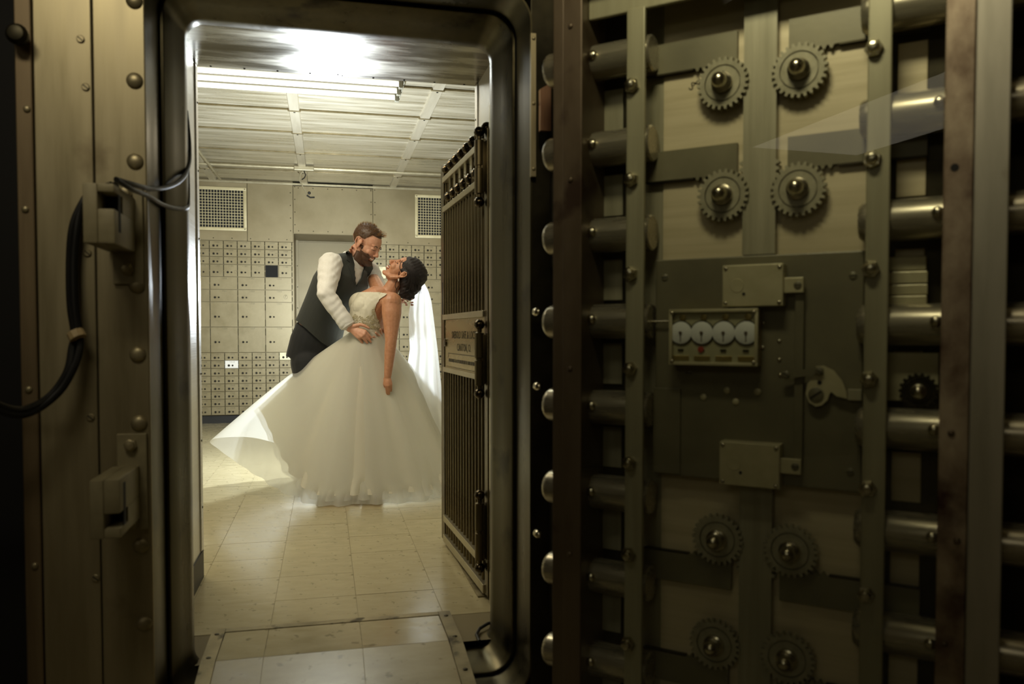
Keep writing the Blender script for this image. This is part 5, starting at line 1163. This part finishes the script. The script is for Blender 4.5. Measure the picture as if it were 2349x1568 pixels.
# ---- skirt: rings from the waist to a swirling hem
hemc = [(0, PZ(1105, 1095, 0.01)), (35, PZ(1062, 1128, 0.01)), (60, PZ(985, 1147, 0.008)), (80, PZ(880, 1156, 0.006)), (100, PZ(790, 1160, 0.006)), (118, PZ(715, 1157, 0.008)), (132, PD(655, 1130, 4.87)), (146, PD(600, 1098, 4.93)), (160, PD(548, 1064, 5.02)), (172, PD(505, 1032, 5.13)), (184, PD(481, 1012, 5.26)), (198, PD(512, 1003, 5.40)), (214, PD(590, 1005, 5.60)), (235, PD(690, 1035, 5.78)), (262, PZ(800, 1068, 0.01)), (290, PZ(905, 1066, 0.01)), (325, PZ(1030, 1074, 0.01)), (360, PZ(1105, 1095, 0.01))]
def hem(a):
    a %= 360
    for i in range(len(hemc)-1):
        if hemc[i][0] <= a <= hemc[i+1][0]:
            n = len(hemc)-1; p1, p2 = hemc[i][1], hemc[i+1][1]; p0_ = hemc[i-1][1] if i else hemc[n-1][1]; p3 = hemc[i+2][1] if i+2 <= n else hemc[1][1]
            u = (a-hemc[i][0])/(hemc[i+1][0]-hemc[i][0]); return 0.5*((2*p1)+(p2-p0_)*u+(2*p0_-5*p1+4*p2-p3)*u*u+(3*p1-p0_-3*p2+p3)*u**3)
WC = PD(843, 766, 5.01); fxh = Vector((FW.x, FW.y, 0)).normalized()
def skirt(sc, top, folds, amp, seed, nseg=360, nt=44, lift=0.0):
    random.seed(seed); ph = [random.uniform(0, 6.28) for _ in range(6)]; rows = []
    for j in range(nt+1):
        t_ = j/nt; row = []
        for k in range(nseg):
            ad = 360*k/nseg; a = math.radians(ad); dirv = RT*math.cos(a)-fxh*math.sin(a)
            w_ = WC+RT*math.cos(a)*0.108-fxh*math.sin(a)*0.140+Vector((0, 0, top))
            H_ = hem(ad); dl_ = min(abs(ad-184), 70)/70; dl_ = dl_*dl_*(3-2*dl_); H_ = WC+(H_-WC)*(sc if sc == 1.0 else sc-0.26*(1-dl_)); H_.z = max(H_.z, 0.004+lift)
            s_ = t_; p = w_.lerp(H_, s_)
            bulge = 0.034*math.sin(PI*min(1, s_*1.0))**0.9*(1-0.45*s_); p += (dirv*0.75+Vector((0, 0, 0.55)))*bulge
            fo_ = math.sin(folds[0]*a+ph[0]+0.8*math.sin(3*a+ph[1]))*0.55+math.sin(folds[1]*a+ph[2]+1.2*math.sin(2*a+ph[3]+s_))*0.35+math.sin(folds[2]*a+ph[4])*0.18
            lf_ = max(0.0, 1-abs(ad-180)/75); lf_ = lf_*lf_*(3-2*lf_); g_ = amp*(s_**1.25)*(1.0-0.9*lf_); p += dirv*fo_*g_
            if s_ > 0.9: p += Vector((0, 0, 1))*abs(fo_)*0.010*((s_-0.9)/0.1)*(1 if H_.z < 0.03 else 0); p += dirv*0.02*math.sin(37*a+ph[5])*((s_-0.9)/0.1)*(1-lf_)
            row.append(p)
        rows.append(row)
    mb = MB(); mb.grid(rows, True); return mb
sk = skirt(0.94, 0.0, (9, 14, 23), 0.009, 1, 300, 36, 0.006); child(sk.mesh('underskirt', M['under'], 70), 'underskirt', M['under'], bt_, 'ivory underskirt')
sk = skirt(1.0, 0.012, (11, 19, 31), 0.019, 2, 420, 44); child(sk.mesh('tulle_skirt', M['tulle'], 70), 'tulle_skirt', M['tulle'], bt_, 'full sheer tulle skirt flaring out to the left')
sk = skirt(0.970, 0.006, (13, 23, 37), 0.012, 3, 420, 40, 0.003); child(sk.mesh('tulle_layer', M['tulle'], 70), 'tulle_layer', M['tulle'], bt_)
# ---- veil
vl_ = [(652, 957, 975), (668, 950, 983), (690, 943, 989), (720, 938, 993), (760, 939, 998), (800, 941, 1003), (840, 935, 1007), (880, 929, 1011), (920, 940, 1014), (960, 955, 1017), (1000, 968, 1020)]
def vlerp(y):
    if y < 652: return 964-(y-640)*0.58, 966+(y-640)*0.75
    for (a, l0, r0), (c, l1, r1) in zip(vl_, vl_[1:]):
        if a <= y <= c: u = (y-a)/(c-a); return l0+(l1-l0)*u, r0+(r1-r0)*u
    return vl_[-1][1], vl_[-1][2]
rows = []; NV = 72
for j in range(60):
    y = 641+(1000-641)*(j/59)**1.15; l0, r0 = vlerp(y); cx, hw = (l0+r0)/2, (r0-l0)/2; row = []
    for k in range(NV):
        a = 2*PI*k/NV; dd = 0.075*min(1, 0.3+j/18); fold = 0.05*math.sin(7*a+0.5)+0.03*math.sin(13*a+1.7)
        x = cx+hw*math.cos(a)*(1+0.10*math.sin(7*a)*0.4); d_ = 5.14+dd*math.sin(a)*(0.7+fold*1.6)+0.010*math.sin(5*math.cos(a)*2+j*0.03)*min(1, j/14)
        row.append(PD(x, y, d_))
    rows.append(row)
mb = MB(); mb.grid(rows, True); top_c = PD(964, 641, 5.12)
finish(mb, 'veil', M['veil'], bt_, 'long white tulle veil hanging from the updo', 70)
